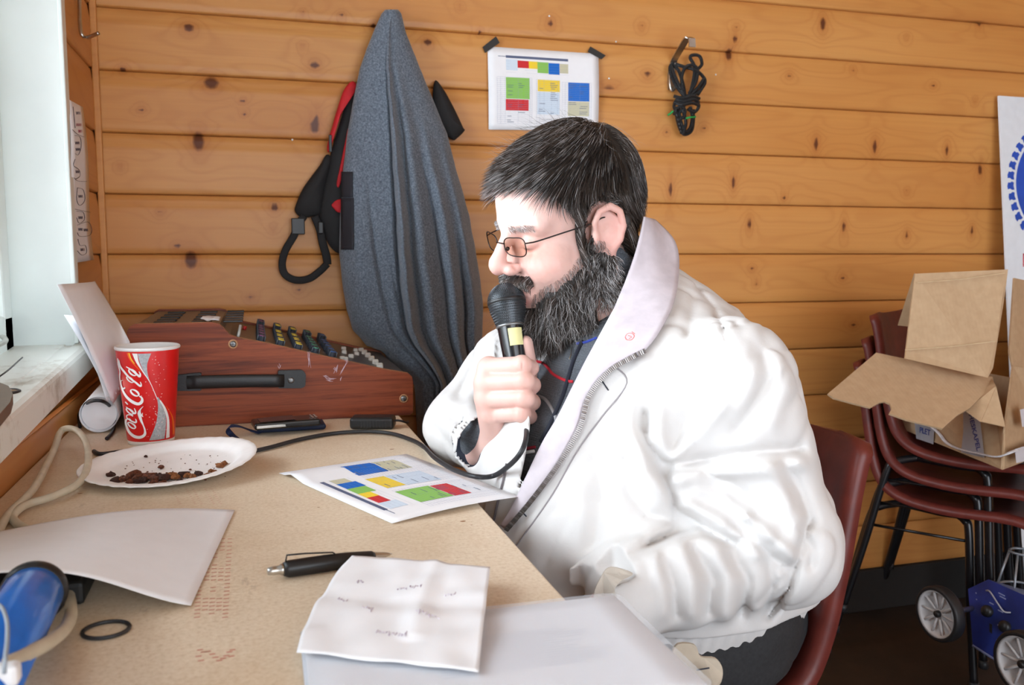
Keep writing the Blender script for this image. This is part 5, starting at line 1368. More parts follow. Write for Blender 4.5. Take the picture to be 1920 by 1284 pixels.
R3 = np.vstack([scatter_on(HV, Fc, bmk, 9500, 9), scatter_on(HV, Fc, bmk & mst_, 900, 39)]); z3 = R3[:, 2]; mu3 = (z3 > -.056) & (R3[:, 0] > .08)
len3 = np.where(mu3, .0115, np.clip(.014+(-.045-z3)*.38, .008, .040))*(.6+.7*np.random.default_rng(8).random(len(R3)))
S3 = strands('b', R3, bfield(R3, 0)+grad(head, R3)*.7, len3, .00030, None, 7, .012, .06, .42, 110, field=bfield, seed=10)
sideg = np.clip(.12+.38*np.clip((.055-R3[:, 0])/.05, 0, 1), 0, .5)
R4 = scatter_on(HV, Fc, bmk & (HV[:, 2] < -.06), 900, 19); S4 = strands('b', R4, bfield(R4, 0)+grad(head, R4)*1.4, .052, .00018, None, 7, .02, .05, .4, 120, seed=14)
stub = (HV[:, 0] > -.005) & (HV[:, 2] < np.interp(HV[:, 0], [-.02, .012, .030, .045, .060, .075, .088, .12], [-.01, .000, -.020, -.030, -.038, -.048, -.060, -.06])) & ~bmk & (HV[:, 2] > -.10) & (HV[:, 0] < .092)
R6 = scatter_on(HV, Fc, stub, 1300, 33); S6 = strands('b', R6, bfield(R6, 0)+grad(head, R6)*.5, .010*(.5+np.random.default_rng(34).random(1300)), .00016, None, 4, .005, .1, .3, field=bfield, seed=35)
addhair('beard_strands', [(S6, hcol(R6, .35, 36)), (S3, hcol(R3, sideg, 12)), (S4, hcol(R4, .6, 15))], beard)
# eyebrows
bm_ = (np.abs(HV[:, 2]-.031) < .0055) & (np.abs(HV[:, 1]) > .012) & (np.abs(HV[:, 1]) < .055) & (HV[:, 0] > .05)
R5 = scatter_on(HV, Fc, bm_, 420, 21); S5 = strands('e', R5, np.stack([.2+0*R5[:, 0], np.sign(R5[:, 1]), -.25+0*R5[:, 0]], 1), .0085, .00014, None, 3, .001, 0, .15, seed=16)
addhair('eyebrows', [(S5, hcol(R5, .55, 17)*1.6)], person)

# ------------------------------------------------------------------ spectacles
gl_ = empty('spectacles', H((.1, 0, .0))); tag(gl_, 'thin dark wire framed spectacles worn low on the bearded man\'s nose', 'glasses')
wire = plain('dark_wire', (.03, .022, .02), .3, .8, var=0)
lm_ = NT('tinted_lens'); t1 = lm_.n('ShaderNodeBsdfTransparent'); t1.inputs[0].default_value = (.84, .77, .70, 1); g1_ = lm_.n('ShaderNodeBsdfGlossy'); g1_.inputs['Roughness'].default_value = .05; x1_ = lm_.n('ShaderNodeMixShader'); x1_.inputs[0].default_value = .05; lm_.l(t1.outputs[0], x1_.inputs[1]); lm_.l(g1_.outputs[0], x1_.inputs[2]); lm_.l(x1_.outputs[0], lm_.t.nodes['Material Output'].inputs[0]); M['lens'] = lm_.m
def lensring(s):
    pts = []
    for i in range(28):
        a = 2*math.pi*i/28; cx, sx_ = math.cos(a), math.sin(a)
        yv = .0345+.0245*np.sign(cx)*abs(cx)**.7; zv = .0085+.0128*np.sign(sx_)*abs(sx_)**.7+.0035*(abs(cx)*(cx > 0))*(sx_ > 0)
        pts.append((.1085-.28*(yv-.012)**1.0*.55, s*yv, zv))
    return pts
for s in (1, -1):
    L_ = [H(p) for p in lensring(s)]
    mob('lens_rim', *tube(L_, .00085, 6, True), wire, gl_, True)
    c_ = np.mean(L_, 0); V_ = [c_]+L_; mob('lens', V_, [(0, i+1, (i+1) % 28+1) for i in range(28)], M['lens'], gl_)
    pts = [H(p) for p in ((.1012, s*.0590, .0150), (.096, s*.0635, .0150), (.086, s*.0690, .0155), (.05, s*.0765, .0180), (.010, s*.0815, .0200), (-.006, s*.0845, .0240), (-.022, s*.083, .018), (-.030, s*.080, .002))]
    mob('temple_arm', *tube(spline(pts, 5), .0010, 6), wire, gl_, True)
    mob('nose_pad', *lathe([(0, -.001), (.003, 0), (0, .001)], 8, frame(H((.105, s*.0105, .004)), HM@np.array((.3, s*1., .2)))), wire, gl_, True)
mob('bridge', *tube(spline([H(p) for p in ((.1078, -.0102, .0115), (.1125, -.005, .0135), (.1130, 0, .0140), (.1125, .005, .0135), (.1078, .0102, .0115))], 5), .0009, 6), wire, gl_, True)

# ------------------------------------------------------------------ microphone
mic = empty('microphone', mic_bot); tag(mic, 'black hand microphone with ball grille and cream label in the man\'s fist', 'microphone')
MM = frame(mic_top, md, CR)
RBm = .0262
k = NT('mic_mesh'); tc = k.n('ShaderNodeTexCoord'); v = k.obj(); vo = k.n('ShaderNodeTexVoronoi'); k.l(v, vo.inputs['Vector']); vo.inputs['Scale'].default_value = 420
k.base((.045, .05, .056, 1)); k.set(Roughness=.35, Metallic=.5); M['mesh'] = k.m
mob('grille_ball', *lathe([(0, -RBm)]+[(RBm*math.sin(a), -RBm*math.cos(a)) for a in np.linspace(.2, 1.45, 9)]+[(RBm, .0), (RBm*.995, .004), (RBm*.93, .014), (RBm*.80, .026), (RBm*.72, .0335)], 40, MM), M['mesh'], mic, True)
V, Fq = G(), None
g = G(); nrow = 26
for i in range(nrow):   # raised wire knots of the woven grille
    a = .12+i*(2.42-.12)/(nrow-1); 
    if 1.42 < a < 1.60: continue
    if a <= math.pi/2: r_ = RBm*math.sin(a); hz = -RBm*math.cos(a)
    else: q = (a-math.pi/2)/(2.42-math.pi/2); hz = q*.032; r_ = np.interp(hz, [0, .004, .014, .026, .0335], [RBm, RBm*.995, RBm*.93, RBm*.80, RBm*.72])
    nn = max(6, int(2*math.pi*r_/.0026))
    for j in range(nn):
        b = 2*math.pi*(j+.5*(i % 2))/nn; c = np.array((r_*math.cos(b), r_*math.sin(b), hz)); nrm = c-np.array((0, 0, .004)); nrm /= np.linalg.norm(nrm)
        tg = np.array((-math.sin(b), math.cos(b), 0)); t2 = np.cross(nrm, tg)
        pp = [c+nrm*.0010, c+tg*.0012, c+t2*.0009, c-tg*.0012, c-t2*.0009]; pp = [MM[:3, :3]@q_+MM[:3, 3] for q_ in pp]
        g.add((pp, [(0, 1, 2), (0, 2, 3), (0, 3, 4), (0, 4, 1)]))
o = g.out('woven_wires', M['mesh'], mic); o['kind'] = 'stuff'
mob('grille_band', *lathe([(RBm*.99, -.0028), (RBm*1.035, -.0022), (RBm*1.035, .0022), (RBm*.99, .0028)], 40, MM), M['black_plastic'], mic, True)
mob('collar_ring', *lathe([(RBm*.70, .032), (RBm*.74, .033), (RBm*.74, .0355), (RBm*.69, .0362)], 36, MM), M['dull_steel'], mic, True)
mob('handle', *lathe([(RBm*.70, .0358), (.0180, .040), (.0172, .060), (.0150, .100), (.0128, ML-.03), (.0120, ML-.004), (.0095, ML), (0, ML)], 36, MM), plain('mic_black', (.008, .008, .009), .22, var=0, coat=.3), mic, True)
def micpt(h, a, off=.0005):
    r_ = np.interp(h, [.0358, .040, .060, .100], [RBm*.7, .0180, .0172, .0150])+off
    return MM[:3, :3]@np.array((r_*math.cos(a), r_*math.sin(a), h))+MM[:3, 3]
tc_ = MM[:3, :3].T@(CAM-mic_top); ac = math.atan2(tc_[1], tc_[0])
sgn = 1 if (MM[:3, :3].T@CR)@np.array((-math.sin(ac), math.cos(ac), 0)) > 0 else -1
Vl = [micpt(h_, ac+sgn*a_) for h_ in np.linspace(.0400, .0640, 6) for a_ in np.linspace(-.22, .95, 9)]
mob('cream_label', Vl, [(i*9+j, i*9+j+1, (i+1)*9+j+1, (i+1)*9+j) for i in range(5) for j in range(8)], plain('label_cream', srgb(228, 222, 160), .5, var=.02), mic, True)
mob('cable_boot', *lathe([(.0080, ML-.002), (.0070, ML+.006), (.0052, ML+.020), (0, ML+.020)], 16, MM), M['rubber'], mic, True)
# ------------------------------------------------------------------ clothes of the person
from mathutils.bvhtree import BVHTree
def seg_dist(px, py, pts):
    d = np.full(px.shape, 1e9)
    for (x0, y0), (x1, y1) in zip(pts, pts[1:]):
        ax, ay = x1-x0, y1-y0; t = np.clip(((px-x0)*ax+(py-y0)*ay)/(ax*ax+ay*ay+1e-9), 0, 1)
        d = np.minimum(d, np.hypot(px-x0-t*ax, py-y0-t*ay))
    return d
def inpoly(px, py, poly):
    """signed distance in picture units, negative inside"""
    c = np.zeros(px.shape, bool); n = len(poly)
    for i in range(n):
        x0, y0 = poly[i]; x1, y1 = poly[(i+1) % n]
        c ^= ((y0 > py) != (y1 > py)) & (px < (x1-x0)*(py-y0)/(y1-y0+1e-9)+x0)
    d = seg_dist(px, py, list(poly)+[poly[0]]); return np.where(c, -d, d)
torso = SD()
torso.add(ell((.520, 1.150, .700), (.232, .255, .240)))
torso.add(ell((.545, 1.160, .860), (.165, .225, .150)), .08)
torso.add(cone((.555, 1.17, .93), (.52, 1.18, 1.02), .125, .070), .05)
torso.add(ell((.575, 1.150, .62), (.215, .235, .16)), .06)
sh_n, el_n, wr_n = np.array((.570, .970, .895)), np.array((.612, .915, .705)), np.array((.356, .895, .668))
sh_f, mi_f, el_f, wr_f = np.array((.470, 1.355, .900)), np.array((.405, 1.365, .855)), np.array((.322, 1.365, .782)), Dp(914, 838, 1.262)
arms = SD(); arms.add(cone(sh_n, el_n, .088, .072), .01); arms.add(cone(el_n, wr_n, .073, .056), .03)
arms.add(cone(sh_f, mi_f, .088, .080), .01).add(cone(mi_f, el_f, .080, .060), .03).add(cone(el_f, wr_f, .060, .046), .03)
OPEN = [(1212, 405), (1192, 500), (1150, 580), (1105, 662), (1075, 722), (1045, 782), (1018, 827), (988, 890), (966, 940), (972, 915), (984, 860), (994, 800), (990, 740), (975, 650), (1020, 540), (1100, 420)]
def pix(P):
    q = P-CAM.astype(f32); d = q@CF.astype(f32); return 960+F_PX*(q@CR.astype(f32))/d, 642-F_PX*(q@CU.astype(f32))/d, d
# creases (valley +, ridge -): polyline, width in picture units, depth in metres
FOLD = [([(1251, 874), (1334, 860), (1423, 848), (1499, 842)], 11, .010), ([(1262, 900), (1340, 888), (1430, 878), (1500, 868)], 16, -.008),
 ([(1207, 775), (1213, 827), (1248, 880)], 10, .011), ([(1235, 760), (1236, 820), (1262, 862)], 14, -.007), ([(1248, 878), (1254, 912), (1264, 950), (1284, 988)], 9, .013),
 ([(1284, 968), (1334, 997), (1380, 1022)], 9, .013), ([(1290, 945), (1345, 972), (1400, 1005), (1425, 1040)], 14, -.008), ([(1380, 985), (1420, 1020), (1470, 1062)], 12, .008),
 ([(1405, 970), (1450, 1010), (1490, 1045)], 14, -.009), ([(1472, 868), (1500, 920), (1520, 975)], 13, .008), ([(1440, 880), (1475, 940), (1500, 1000)], 18, -.009),
 ([(1440, 1050), (1450, 1090), (1442, 1130)], 12, .007), ([(1430, 665), (1444, 703), (1423, 744), (1382, 806)], 15, .007), ([(1405, 680), (1412, 720), (1385, 770)], 18, -.004),
 ([(1460, 690), (1472, 730), (1450, 790)], 18, -.005), ([(1330, 700), (1300, 760), (1260, 845)], 15, .007), ([(1360, 760), (1320, 810), (1275, 850)], 16, -.006), ([(1240, 700), (1225, 760), (1206, 800)], 12, .006),
 ([(1300, 560), (1290, 640), (1262, 720)], 14, .004), ([(1252, 1060), (1262, 1102), (1266, 1150)], 12, .007), ([(1302, 1030), (1337, 1085), (1328, 1145)], 13, .008), ([(1375, 1040), (1403, 1090), (1390, 1155)], 13, .008),
 ([(1228, 1050), (1240, 1100), (1246, 1150)], 14, -.005), ([(1280, 1030), (1300, 1085), (1300, 1150)], 15, -.006), ([(1345, 1040), (1370, 1090), (1362, 1150)], 15, -.006), ([(1215, 1060), (1222, 1110)], 10, .004),
 ([(1290, 985), (1240, 1010), (1180, 1040), (1140, 1068)], 12, .013), ([(1170, 860), (1180, 920), (1215, 965), (1262, 975)], 12, .008), ([(1195, 830), (1212, 890), (1250, 930)], 14, -.007),
 ([(1165, 760), (1150, 830), (1155, 900)], 12, .005), ([(1190, 700), (1178, 770), (1180, 820)], 12, -.004), ([(1120, 850), (1130, 940), (1110, 1030)], 16, .005), ([(1085, 900), (1090, 980), (1075, 1060)], 16, -.004),
 ([(1325, 890), (1370, 905), (1400, 930), (1420, 960)], 10, .006), ([(1310, 920), (1360, 935), (1395, 965)], 10, -.005), ([(1500, 990), (1525, 1030), (1520, 1060)], 10, .006),
 ([(1355, 617), (1423, 600), (1472, 622)], 3.5, .004), ([(1306, 538), (1340, 575), (1357, 617), (1362, 640)], 3.5, .003), ([(1362, 640), (1350, 700), (1300, 790)], 4, .0015),
 ([(900, 640), (885, 690), (860, 740)], 9, .005), ([(935, 650), (905, 720), (880, 760)], 12, -.005), ([(850, 780), (880, 800), (905, 790)], 10, .006), ([(815, 800), (850, 840), (880, 850)], 9, .004), ([(905, 700), (890, 745), (905, 770)], 8, .005), ([(840, 750), (870, 770), (900, 765)], 12, -.004),
 ([(1515, 985), (1480, 1100), (1440, 1155)], 8, .010)]
def folds(P, d):
    x, y, dd = pix(P); r_ = np.zeros(len(P), f32); near = (dd < 1.26) | ((x < 930) & (dd < 1.45)); near &= np.abs(d) < .04
    if not near.any(): return r_
    xi, yi = x[near], y[near]; s = np.zeros(len(xi))
    for pts, w_, a in FOLD:
        xs = [p[0] for p in pts]; ys = [p[1] for p in pts]
        m_ = (xi > min(xs)-3*w_) & (xi < max(xs)+3*w_) & (yi > min(ys)-3*w_) & (yi < max(ys)+3*w_)
        if m_.any():
            e = seg_dist(xi[m_], yi[m_], pts); s[m_] += a*1.55*(np.exp(-(e/w_)**1.3) if a > 0 else .8*np.exp(-(e/w_)**2))
    Pn = P[near]; fd = np.clip((np.minimum(np.linalg.norm(Pn-wr_f, axis=1), np.linalg.norm(Pn-wr_n, axis=1)-.01)-.045)/.04, .08, 1)
    r_[near] = np.clip(s, -.016, .019)*fd; return r_
def general(P, d):
    m_ = np.abs(d) < .04; r_ = np.zeros(len(P), f32)
    if m_.any(): Q = P[m_]; r_[m_] = .0035*vnoise(Q*[1, 1, .6], 14, 31)+.0018*vnoise(Q*[1, 1, .5], 38, 33)+.0030*(1-np.abs(vnoise(Q@np.array([[1, .3, .5], [-.3, 1, .1], [-.8, .2, .6]])*[1, 1, .35], 22, 35))*3).clip(0, 1)
    return r_
def jacketF(P):
    t = torso(P); a = arms(P)
    for c_, dr in ((wr_n, wr_n-el_n), (wr_f, wr_f-el_f)):
        dr = dr/np.linalg.norm(dr); q = (P-c_.astype(f32))@dr.astype(f32); r_ = np.sqrt(np.maximum(((P-c_)**2).sum(1)-q*q, 0)); near = r_ < .10; a0_ = a
        a = np.where(near & (q > -.05), np.maximum(a, q-.004), a)
        cav = np.maximum(a0_+.0085, -q-(.045 if c_ is wr_f else .012)); a = np.where(near, np.maximum(a, -cav), a)
    h = np.clip(.5+.5*(t-a)/.022, 0, 1); d = t*(1-h)+a*h-.022*h*(1-h)
    g_ = general(P, d); g_ = g_+folds(P, d); d = d+g_
    # gathered elastic waistband
    band = (P[:, 2] < .598) & (t < a); ang = np.arctan2(P[:, 1]-1.15, P[:, 0]-.55)
    d = np.where(band, d+.010+.0014*np.sin(ang*85), d)
    d = np.maximum(d, .548-P[:, 2])
    # front opening
    x, y, dd = pix(P); o = inpoly(x, y, OPEN)*.00075; inn = np.maximum(o, -(t+.034)); near = (dd < 1.36) & (P[:, 0] < .60)
    d = np.where(near, np.maximum(d, -inn), d)
    # neck hole and the hollow sleeve ends
    nk_ = cone((.575, 1.185, .86), (.475, 1.185, 1.12), .062, .080)(P); d = np.maximum(d, -nk_)
    return d
VJ, FJ = surfnet(jacketF, (.22, .74, .53), (.84, 1.50, 1.14), .0036, lip=1.6)
k = NT('jacket_cloth'); v = k.obj(); n = k.noise(v, 900, 2); n2 = k.noise(v, 45, 4, .6)
k.base(k.ramp(k.noise(v, 12, 3), [(.3, srgb(208, 205, 203)), (.7, srgb(218, 215, 213))])); k.set(Roughness=.9, Sheen_Weight=.1, Specular_IOR_Level=.12); k.bump(k.math('ADD', k.math('MULTIPLY', n, .15), n2), .16, .004); M['jacket'] = k.m
M['lining'] = plain('jacket_lining', srgb(36, 42, 58), .7); M['lapel'] = plain('jacket_facing', srgb(196, 186, 192), .7, var=.05, nscale=60, bump=.1, bscale=300)
cF = VJ[FJ].mean(1); 
def inside_sleeve(c_, dr, R_):
    dr = dr/np.linalg.norm(dr); q = (cF-c_)@dr; r_ = np.sqrt(np.maximum(((cF-c_)**2).sum(1)-q*q, 0)); return (r_ < R_) & (q > -.055) & (q < -.0)
mi = np.zeros(len(FJ), int); mi[inside_sleeve(wr_f, wr_f-el_f, .0405) & (arms(cF.astype(f32)) < -.0075)] = 1
jacket = mob('jacket', VJ, FJ, None, person, True, mats=[M['jacket'], M['lining']], mi=mi); jacket['label'] = 'cream zip jacket with creased sleeves'
# relax the mesh a little
sm = jacket.modifiers.new('relax', 'SMOOTH'); sm.factor = .5; sm.iterations = 3
bvh = BVHTree.FromPolygons([Vector(v_) for v_ in VJ], [tuple(int(i) for i in f) for f in FJ])
def onj(x, y, off=.0, default=None):
    r_ = ray(x, y); h = bvh.ray_cast(Vector(CAM), Vector(r_/np.linalg.norm(r_)))
    if h[0] is None: return default
    n_ = np.array(h[1]); n_ = n_ if n_@r_ < 0 else -n_
    return np.array(h[0])+n_*off
def ondepth(x, y, lim, off): # surface point, but not farther than lim from the camera plane
    p = onj(x, y, off); 
    if p is None: return Dp(x, y, lim)
    return p
# sweater
sweater = SD(); sweater.add(lambda P: torso(P)+.027)
def swF(P):
    d = torso(P)+.027+.0012*vnoise(P*[1, 1, .4], 30, 41); x, y, dd = pix(P)
    d = np.minimum(d, cone((.560, 1.18, .93), (.500, 1.185, 1.055), .070, .0660)(P)); d = np.maximum(d, -cone((.56, 1.185, 1.0), (.47, 1.185, 1.12), .058, .066)(P))
    return np.maximum(d, .60-P[:, 2])
VS, FS_ = surfnet(swF, (.25, .86, .58), (.80, 1.44, 1.12), .006)
# keep only what shows: inside the opening and around the collar; the jacket covers the rest
k = NT('grey_knit'); v = k.obj((1, 1, 1)); wv = k.n('ShaderNodeTexWave'); k.l(v, wv.inputs['Vector']); wv.inputs['Scale'].default_value = 120; wv.bands_direction = 'Z'
k.base(k.ramp(k.noise(v, 500, 2), [(.3, srgb(52, 56, 62)), (.7, srgb(84, 90, 98))])); k.set(Roughness=.9, Sheen_Weight=.2); k.bump(wv.outputs['Fac'], .35, .001); M['knit'] = k.m
sw = mob('sweater', VS, FS_, M['knit'], person, True); sw['label'] = 'dark grey knitted sweater under the jacket'
bs = BVHTree.FromPolygons([Vector(v_) for v_ in VS], [tuple(int(i) for i in f) for f in FS_])
def ons(x, y, off=.001):
    r_ = ray(x, y); h = bs.ray_cast(Vector(CAM), Vector(r_/np.linalg.norm(r_)))
    if h[0] is None: return Dp(x, y, 1.22)
    n_ = np.array(h[1]); n_ = n_ if n_@r_ < 0 else -n_; return np.array(h[0])+n_*off
def line_on(fn, pts, r_, nm, mat, par, flat=.4, n=6):
    Pq = [fn(x, y) for x, y in spline([p+(0,) for p in pts], n)[:, :2]]; mob(nm, *tube(Pq, r_, 6, flat=flat, up=-CF), mat, par, True)
line_on(ons, [(985, 674), (1005, 677), (1022, 683), (1038, 702), (1062, 714), (1075, 716)], .0022, 'red_stripe', plain('red_yarn', srgb(190, 30, 48), .8), sw)
line_on(ons, [(1000, 744), (1012, 744), (1026, 752), (1040, 775), (1044, 790)], .0026, 'grey_stripe', plain('grey_yarn', srgb(150, 152, 156), .8), sw)
line_on(ons, [(1094, 640), (1076, 680), (1058, 740), (1036, 790), (1015, 830)], .0040, 'navy_placket', plain('navy_knit', srgb(24, 28, 44), .8), sw)
line_on(ons, [(1082, 645), (1100, 642), (1120, 634)], .0022, 'blue_stripe', plain('blue_yarn', srgb(40, 60, 150), .8), sw)
line_on(lambda x, y: ons(x, y, .003), [(1073, 650), (1074, 664), (1070, 676)], .0012, 'zip_pull', M['steel'], sw)
line_on(ons, [(985, 842), (1005, 838)], .0022, 'red_trim', plain('red_trim', srgb(150, 30, 50), .8), sw); line_on(ons, [(984, 849), (1003, 846)], .0024, 'white_trim', M['paper'], sw)
# sweater cuff on the raised wrist
dr_ = wr_f-el_f; dr_ /= np.linalg.norm(dr_)
cuf = SD(); cuf.add(cone(wr_f-dr_*.06, wr, .034, .0285), .01); c0_ = wr+(wr-wr_f)/np.linalg.norm(wr-wr_f)*.004
def cufF(P):
    dr2 = (Dp(962, 770, 1.22)-wr_f); dr2 = (dr2/np.linalg.norm(dr2)).astype(f32); q = (P-(wr+dr2*.012))@dr2.astype(f32); d = cone(wr_f-dr_*.06, wr+dr2*.05, .0325, .0300)(P)+.0007*np.sin(((P-wr)@np.cross(dr2, CU).astype(f32))*900)
    return np.maximum(d, q)
VC, FC_ = surfnet(cufF, np.minimum(wr_f, wr)-.11, np.maximum(wr_f, wr)+.08, .003)
mob('sweater_cuff', VC, FC_, M['knit'], sw, True)
# facing (turned-out collar and lapel) laid on the jacket
LL = [(1208, 405), (1192, 470), (1170, 530), (1140, 602), (1104, 664), (1074, 724), (1044, 784), (1017, 829), (988, 890), (962, 945), (938, 985)]
RR = [(1228, 412), (1266, 452), (1274, 505), (1262, 575), (1212, 654), (1140, 694), (1102, 742), (1084, 800), (1046, 868), (994, 938), (948, 992)]
LLs = spline([p+(0,) for p in LL], 6)[:, :2]; RRs = spline([p+(0,) for p in RR], 6)[:, :2]; m = len(LLs); NW = 10
Dref = None
A = np.zeros((m, NW+1, 3)); dep = np.zeros((m, NW+1))
for i in range(m):
    for j in range(NW+1):
        t = j/NW; q = LLs[i]*(1-t)+RRs[i]*t; p_ = onj(q[0]+(6*(1-t)), q[1], 0)
        dep[i, j] = (p_-CAM)@CF if p_ is not None else np.nan
for j in range(NW+1): # fill gaps and smooth depth
    col_ = dep[:, j]; ok = ~np.isnan(col_); dep[:, j] = np.interp(np.arange(m), np.arange(m)[ok], col_[ok]) if ok.any() else 1.15
for _ in range(3): dep[1:-1] = (dep[:-2]+dep[1:-1]*2+dep[2:])/4; dep[:, 1:-1] = (dep[:, :-2]+dep[:, 1:-1]*2+dep[:, 2:])/4
dmin = dep.copy()
for i in range(m):
    for j in range(NW+1):
        t = j/NW; q = LLs[i]*(1-t)+RRs[i]*t; lift = .006+.007*math.sin(t*math.pi/2)*(1 if i < m*.42 else .45)
        p0 = onj(q[0], q[1], 0); d0 = (p0-CAM)@CF if p0 is not None else 9
        A[i, j] = Dp(q[0], q[1], min(dep[i, j]-lift, d0-.0025))
fa_ = lambda U, W: A[np.clip((U*(m-1)).round().astype(int), 0, m-1), np.clip((W*NW).round().astype(int), 0, NW)]
lap = mob('collar_facing', *sheet(fa_, m-1, NW, .003), M['lapel'], person, True); lap['label'] = 'grey turned-out collar and lapel of the jacket'
sm = lap.modifiers.new('relax', 'SMOOTH'); sm.factor = .5; sm.iterations = 2
# jacket collar fall outside the facing: a second edge line
edge = [(1242, 412), (1276, 455), (1282, 508), (1271, 580), (1252, 606)]
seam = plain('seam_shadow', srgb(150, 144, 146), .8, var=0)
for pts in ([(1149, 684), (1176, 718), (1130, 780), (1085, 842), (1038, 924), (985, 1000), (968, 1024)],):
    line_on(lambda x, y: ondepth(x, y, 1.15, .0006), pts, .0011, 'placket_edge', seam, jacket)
line_on(lambda x, y: ondepth(x, y, 1.15, .0008), [(1129, 714), (1141, 732)], .0009, 'buttonhole', M['lining'], jacket, n=2)
line_on(lambda x, y: ondepth(x, y, 1.15, .0008), [(977, 957), (988, 968)], .0009, 'buttonhole', M['lining'], jacket, n=2)
# zip: tape and teeth along the lapel edge
zp = spline([p+(0,) for p in [(1210, 657), (1180, 672), (1140, 697), (1104, 742), (1087, 800), (1048, 868), (996, 938), (950, 992)]], 30)[:, :2]
def onl_(x, y, off=.0065):
    p_ = onj(x, y, 0); d_ = (p_-CAM)@CF if p_ is not None else 1.15
    j = np.argmin((RRs[:, 0]-x)**2+(RRs[:, 1]-y)**2); dd_ = (A[j, NW]-CAM)@CF; return Dp(x, y, min(d_, dd_)-off)
ZP = np.array([onl_(x, y) for x, y in zp]); 
for _ in range(4): ZP[1:-1] = (ZP[:-2]+2*ZP[1:-1]+ZP[2:])/4
mob('zip_tape', *tube(ZP, .0036, 6, flat=.35, up=-CF), plain('zip_tape', srgb(140, 134, 140), .7, var=0), jacket, True)
g = G(); s_ = np.concatenate([[0], np.cumsum(np.linalg.norm(np.diff(ZP, axis=0), axis=1))])
for q in np.arange(.002, s_[-1], .0024):
    p_ = np.array([np.interp(q, s_, ZP[:, a]) for a in range(3)]); p2 = np.array([np.interp(q+.001, s_, ZP[:, a]) for a in range(3)]); T = p2-p_; T /= np.linalg.norm(T); up_ = -CF-T*(-CF@T); up_ /= np.linalg.norm(up_); b_ = np.cross(T, up_)
    Vb, Fb = box((-.0007, -.0030, 0), (.0007, .0030, .0026)); Vb = np.array(Vb); g.add((p_+Vb[:, :1]*T+Vb[:, 1:2]*b_+Vb[:, 2:]*up_, Fb))
o = g.out('zip_teeth', plain('zip_metal', (.30, .27, .25), .35, .8, var=0), jacket); o['kind'] = 'stuff'
# the far half of the zip, seen beside the fist
zf = spline([p+(0,) for p in [(952, 870), (946, 900), (936, 940), (928, 975)]], 12)[:, :2]
line_on(lambda x, y: ondepth(x, y, 1.2, .002), [(952, 870), (946, 900), (936, 940), (928, 975)], .0018, 'far_zip', plain('zip_dark', srgb(96, 88, 90), .5, var=0), jacket)
# little round badge print on the lapel
bl = BVHTree.FromPolygons([Vector(v_) for v_ in A.reshape(-1, 3)], [tuple(r_) for r_ in np.stack([np.arange(m*(NW+1)).reshape(m, NW+1)[:-1, :-1], np.arange(m*(NW+1)).reshape(m, NW+1)[1:, :-1], np.arange(m*(NW+1)).reshape(m, NW+1)[1:, 1:], np.arange(m*(NW+1)).reshape(m, NW+1)[:-1, 1:]], -1).reshape(-1, 4).tolist()])
def onlap(x, y):
    r_ = ray(x, y); h = bl.ray_cast(Vector(CAM), Vector(r_/np.linalg.norm(r_))); return np.array(h[0])-CF*.0022 if h[0] is not None else onj(x, y, .008)
for pts in ([(1172, 632), (1176, 626), (1184, 625), (1189, 630), (1184, 637), (1175, 637), (1172, 632)], [(1177, 629), (1184, 632), (1179, 635)], [(1184, 622), (1190, 626)]):
    line_on(onlap, pts, .0007, 'badge_print', plain('badge_red', srgb(232, 110, 96), .6, var=0), lap, n=3)
# cuff flap of the near sleeve and the jacket hem tab
cfl = [Dp(1113, 1116, .955), Dp(1128, 1078, .96), Dp(1146, 1062, .965), Dp(1186, 1074, .95), Dp(1166, 1086, .94), Dp(1152, 1104, .935), Dp(1158, 1130, .935), Dp(1130, 1140, .945)]
mob('cuff_flap', *prism(spline(cfl, 4, True), -CF*.003), plain('cuff_cloth', srgb(188, 178, 166), .75), jacket, False)
hb = [Dp(1262, 1212, .955), Dp(1300, 1206, .95), Dp(1312, 1228, .945), Dp(1340, 1232, .94), Dp(1353, 1252, .938), Dp(1346, 1282, .93), Dp(1310, 1300, .93), Dp(1262, 1290, .94)]
ht = mob('hem_tab', *prism(spline(hb, 4, True), -CF*.005), plain('hem_cloth', srgb(190, 178, 160), .75, bump=.3, bscale=120), jacket, False)
mob('buttonhole', *tube([Dp(1306, 1256, .928), Dp(1330, 1252, .928)], .0009, 6), M['lining'], ht, True)
# trousers and shoes
tr_ = SD(); tr_.add(ell((.585, 1.15, .565), (.185, .215, .125)))
for s0_, s1_ in ((1.03, 1.01), (1.27, 1.31)):
    tr_.add(cone((.60, s0_, .555), (.21, s1_, .53), .102, .078), .03); tr_.add(cone((.21, s1_, .53), (.24, s1_, .12), .076, .062), .03)
tr_.disp(lambda P, d: .004*vnoise(P*[.6, 1, 1], 26, 51)+.002*vnoise(P, 60, 52))
trF = lambda P: np.maximum(tr_(P), .10-P[:, 2])
VT, FT = surfnet(trF, (.08, .82, .08), (.82, 1.48, .72), .008)
mob('trousers', VT, FT, plain('dark_trousers', srgb(40, 40, 42), .8, var=.15, nscale=200, bump=.3, bscale=600), person, True)
for yy_ in (1.01, 1.31):
    s_d = SD(); s_d.add(cone((.27, yy_, .062), (.07, yy_, .040), .046, .040)).add(cone((.26, yy_, .10), (.24, yy_, .13), .048, .046), .02)
    Vz, Fz = surfnet(lambda P: np.maximum(s_d(P), .001-P[:, 2]), (-.02, yy_-.08, -.02), (.36, yy_+.08, .2), .006); mob('shoe', Vz, Fz, M['black_plastic'], person, True)
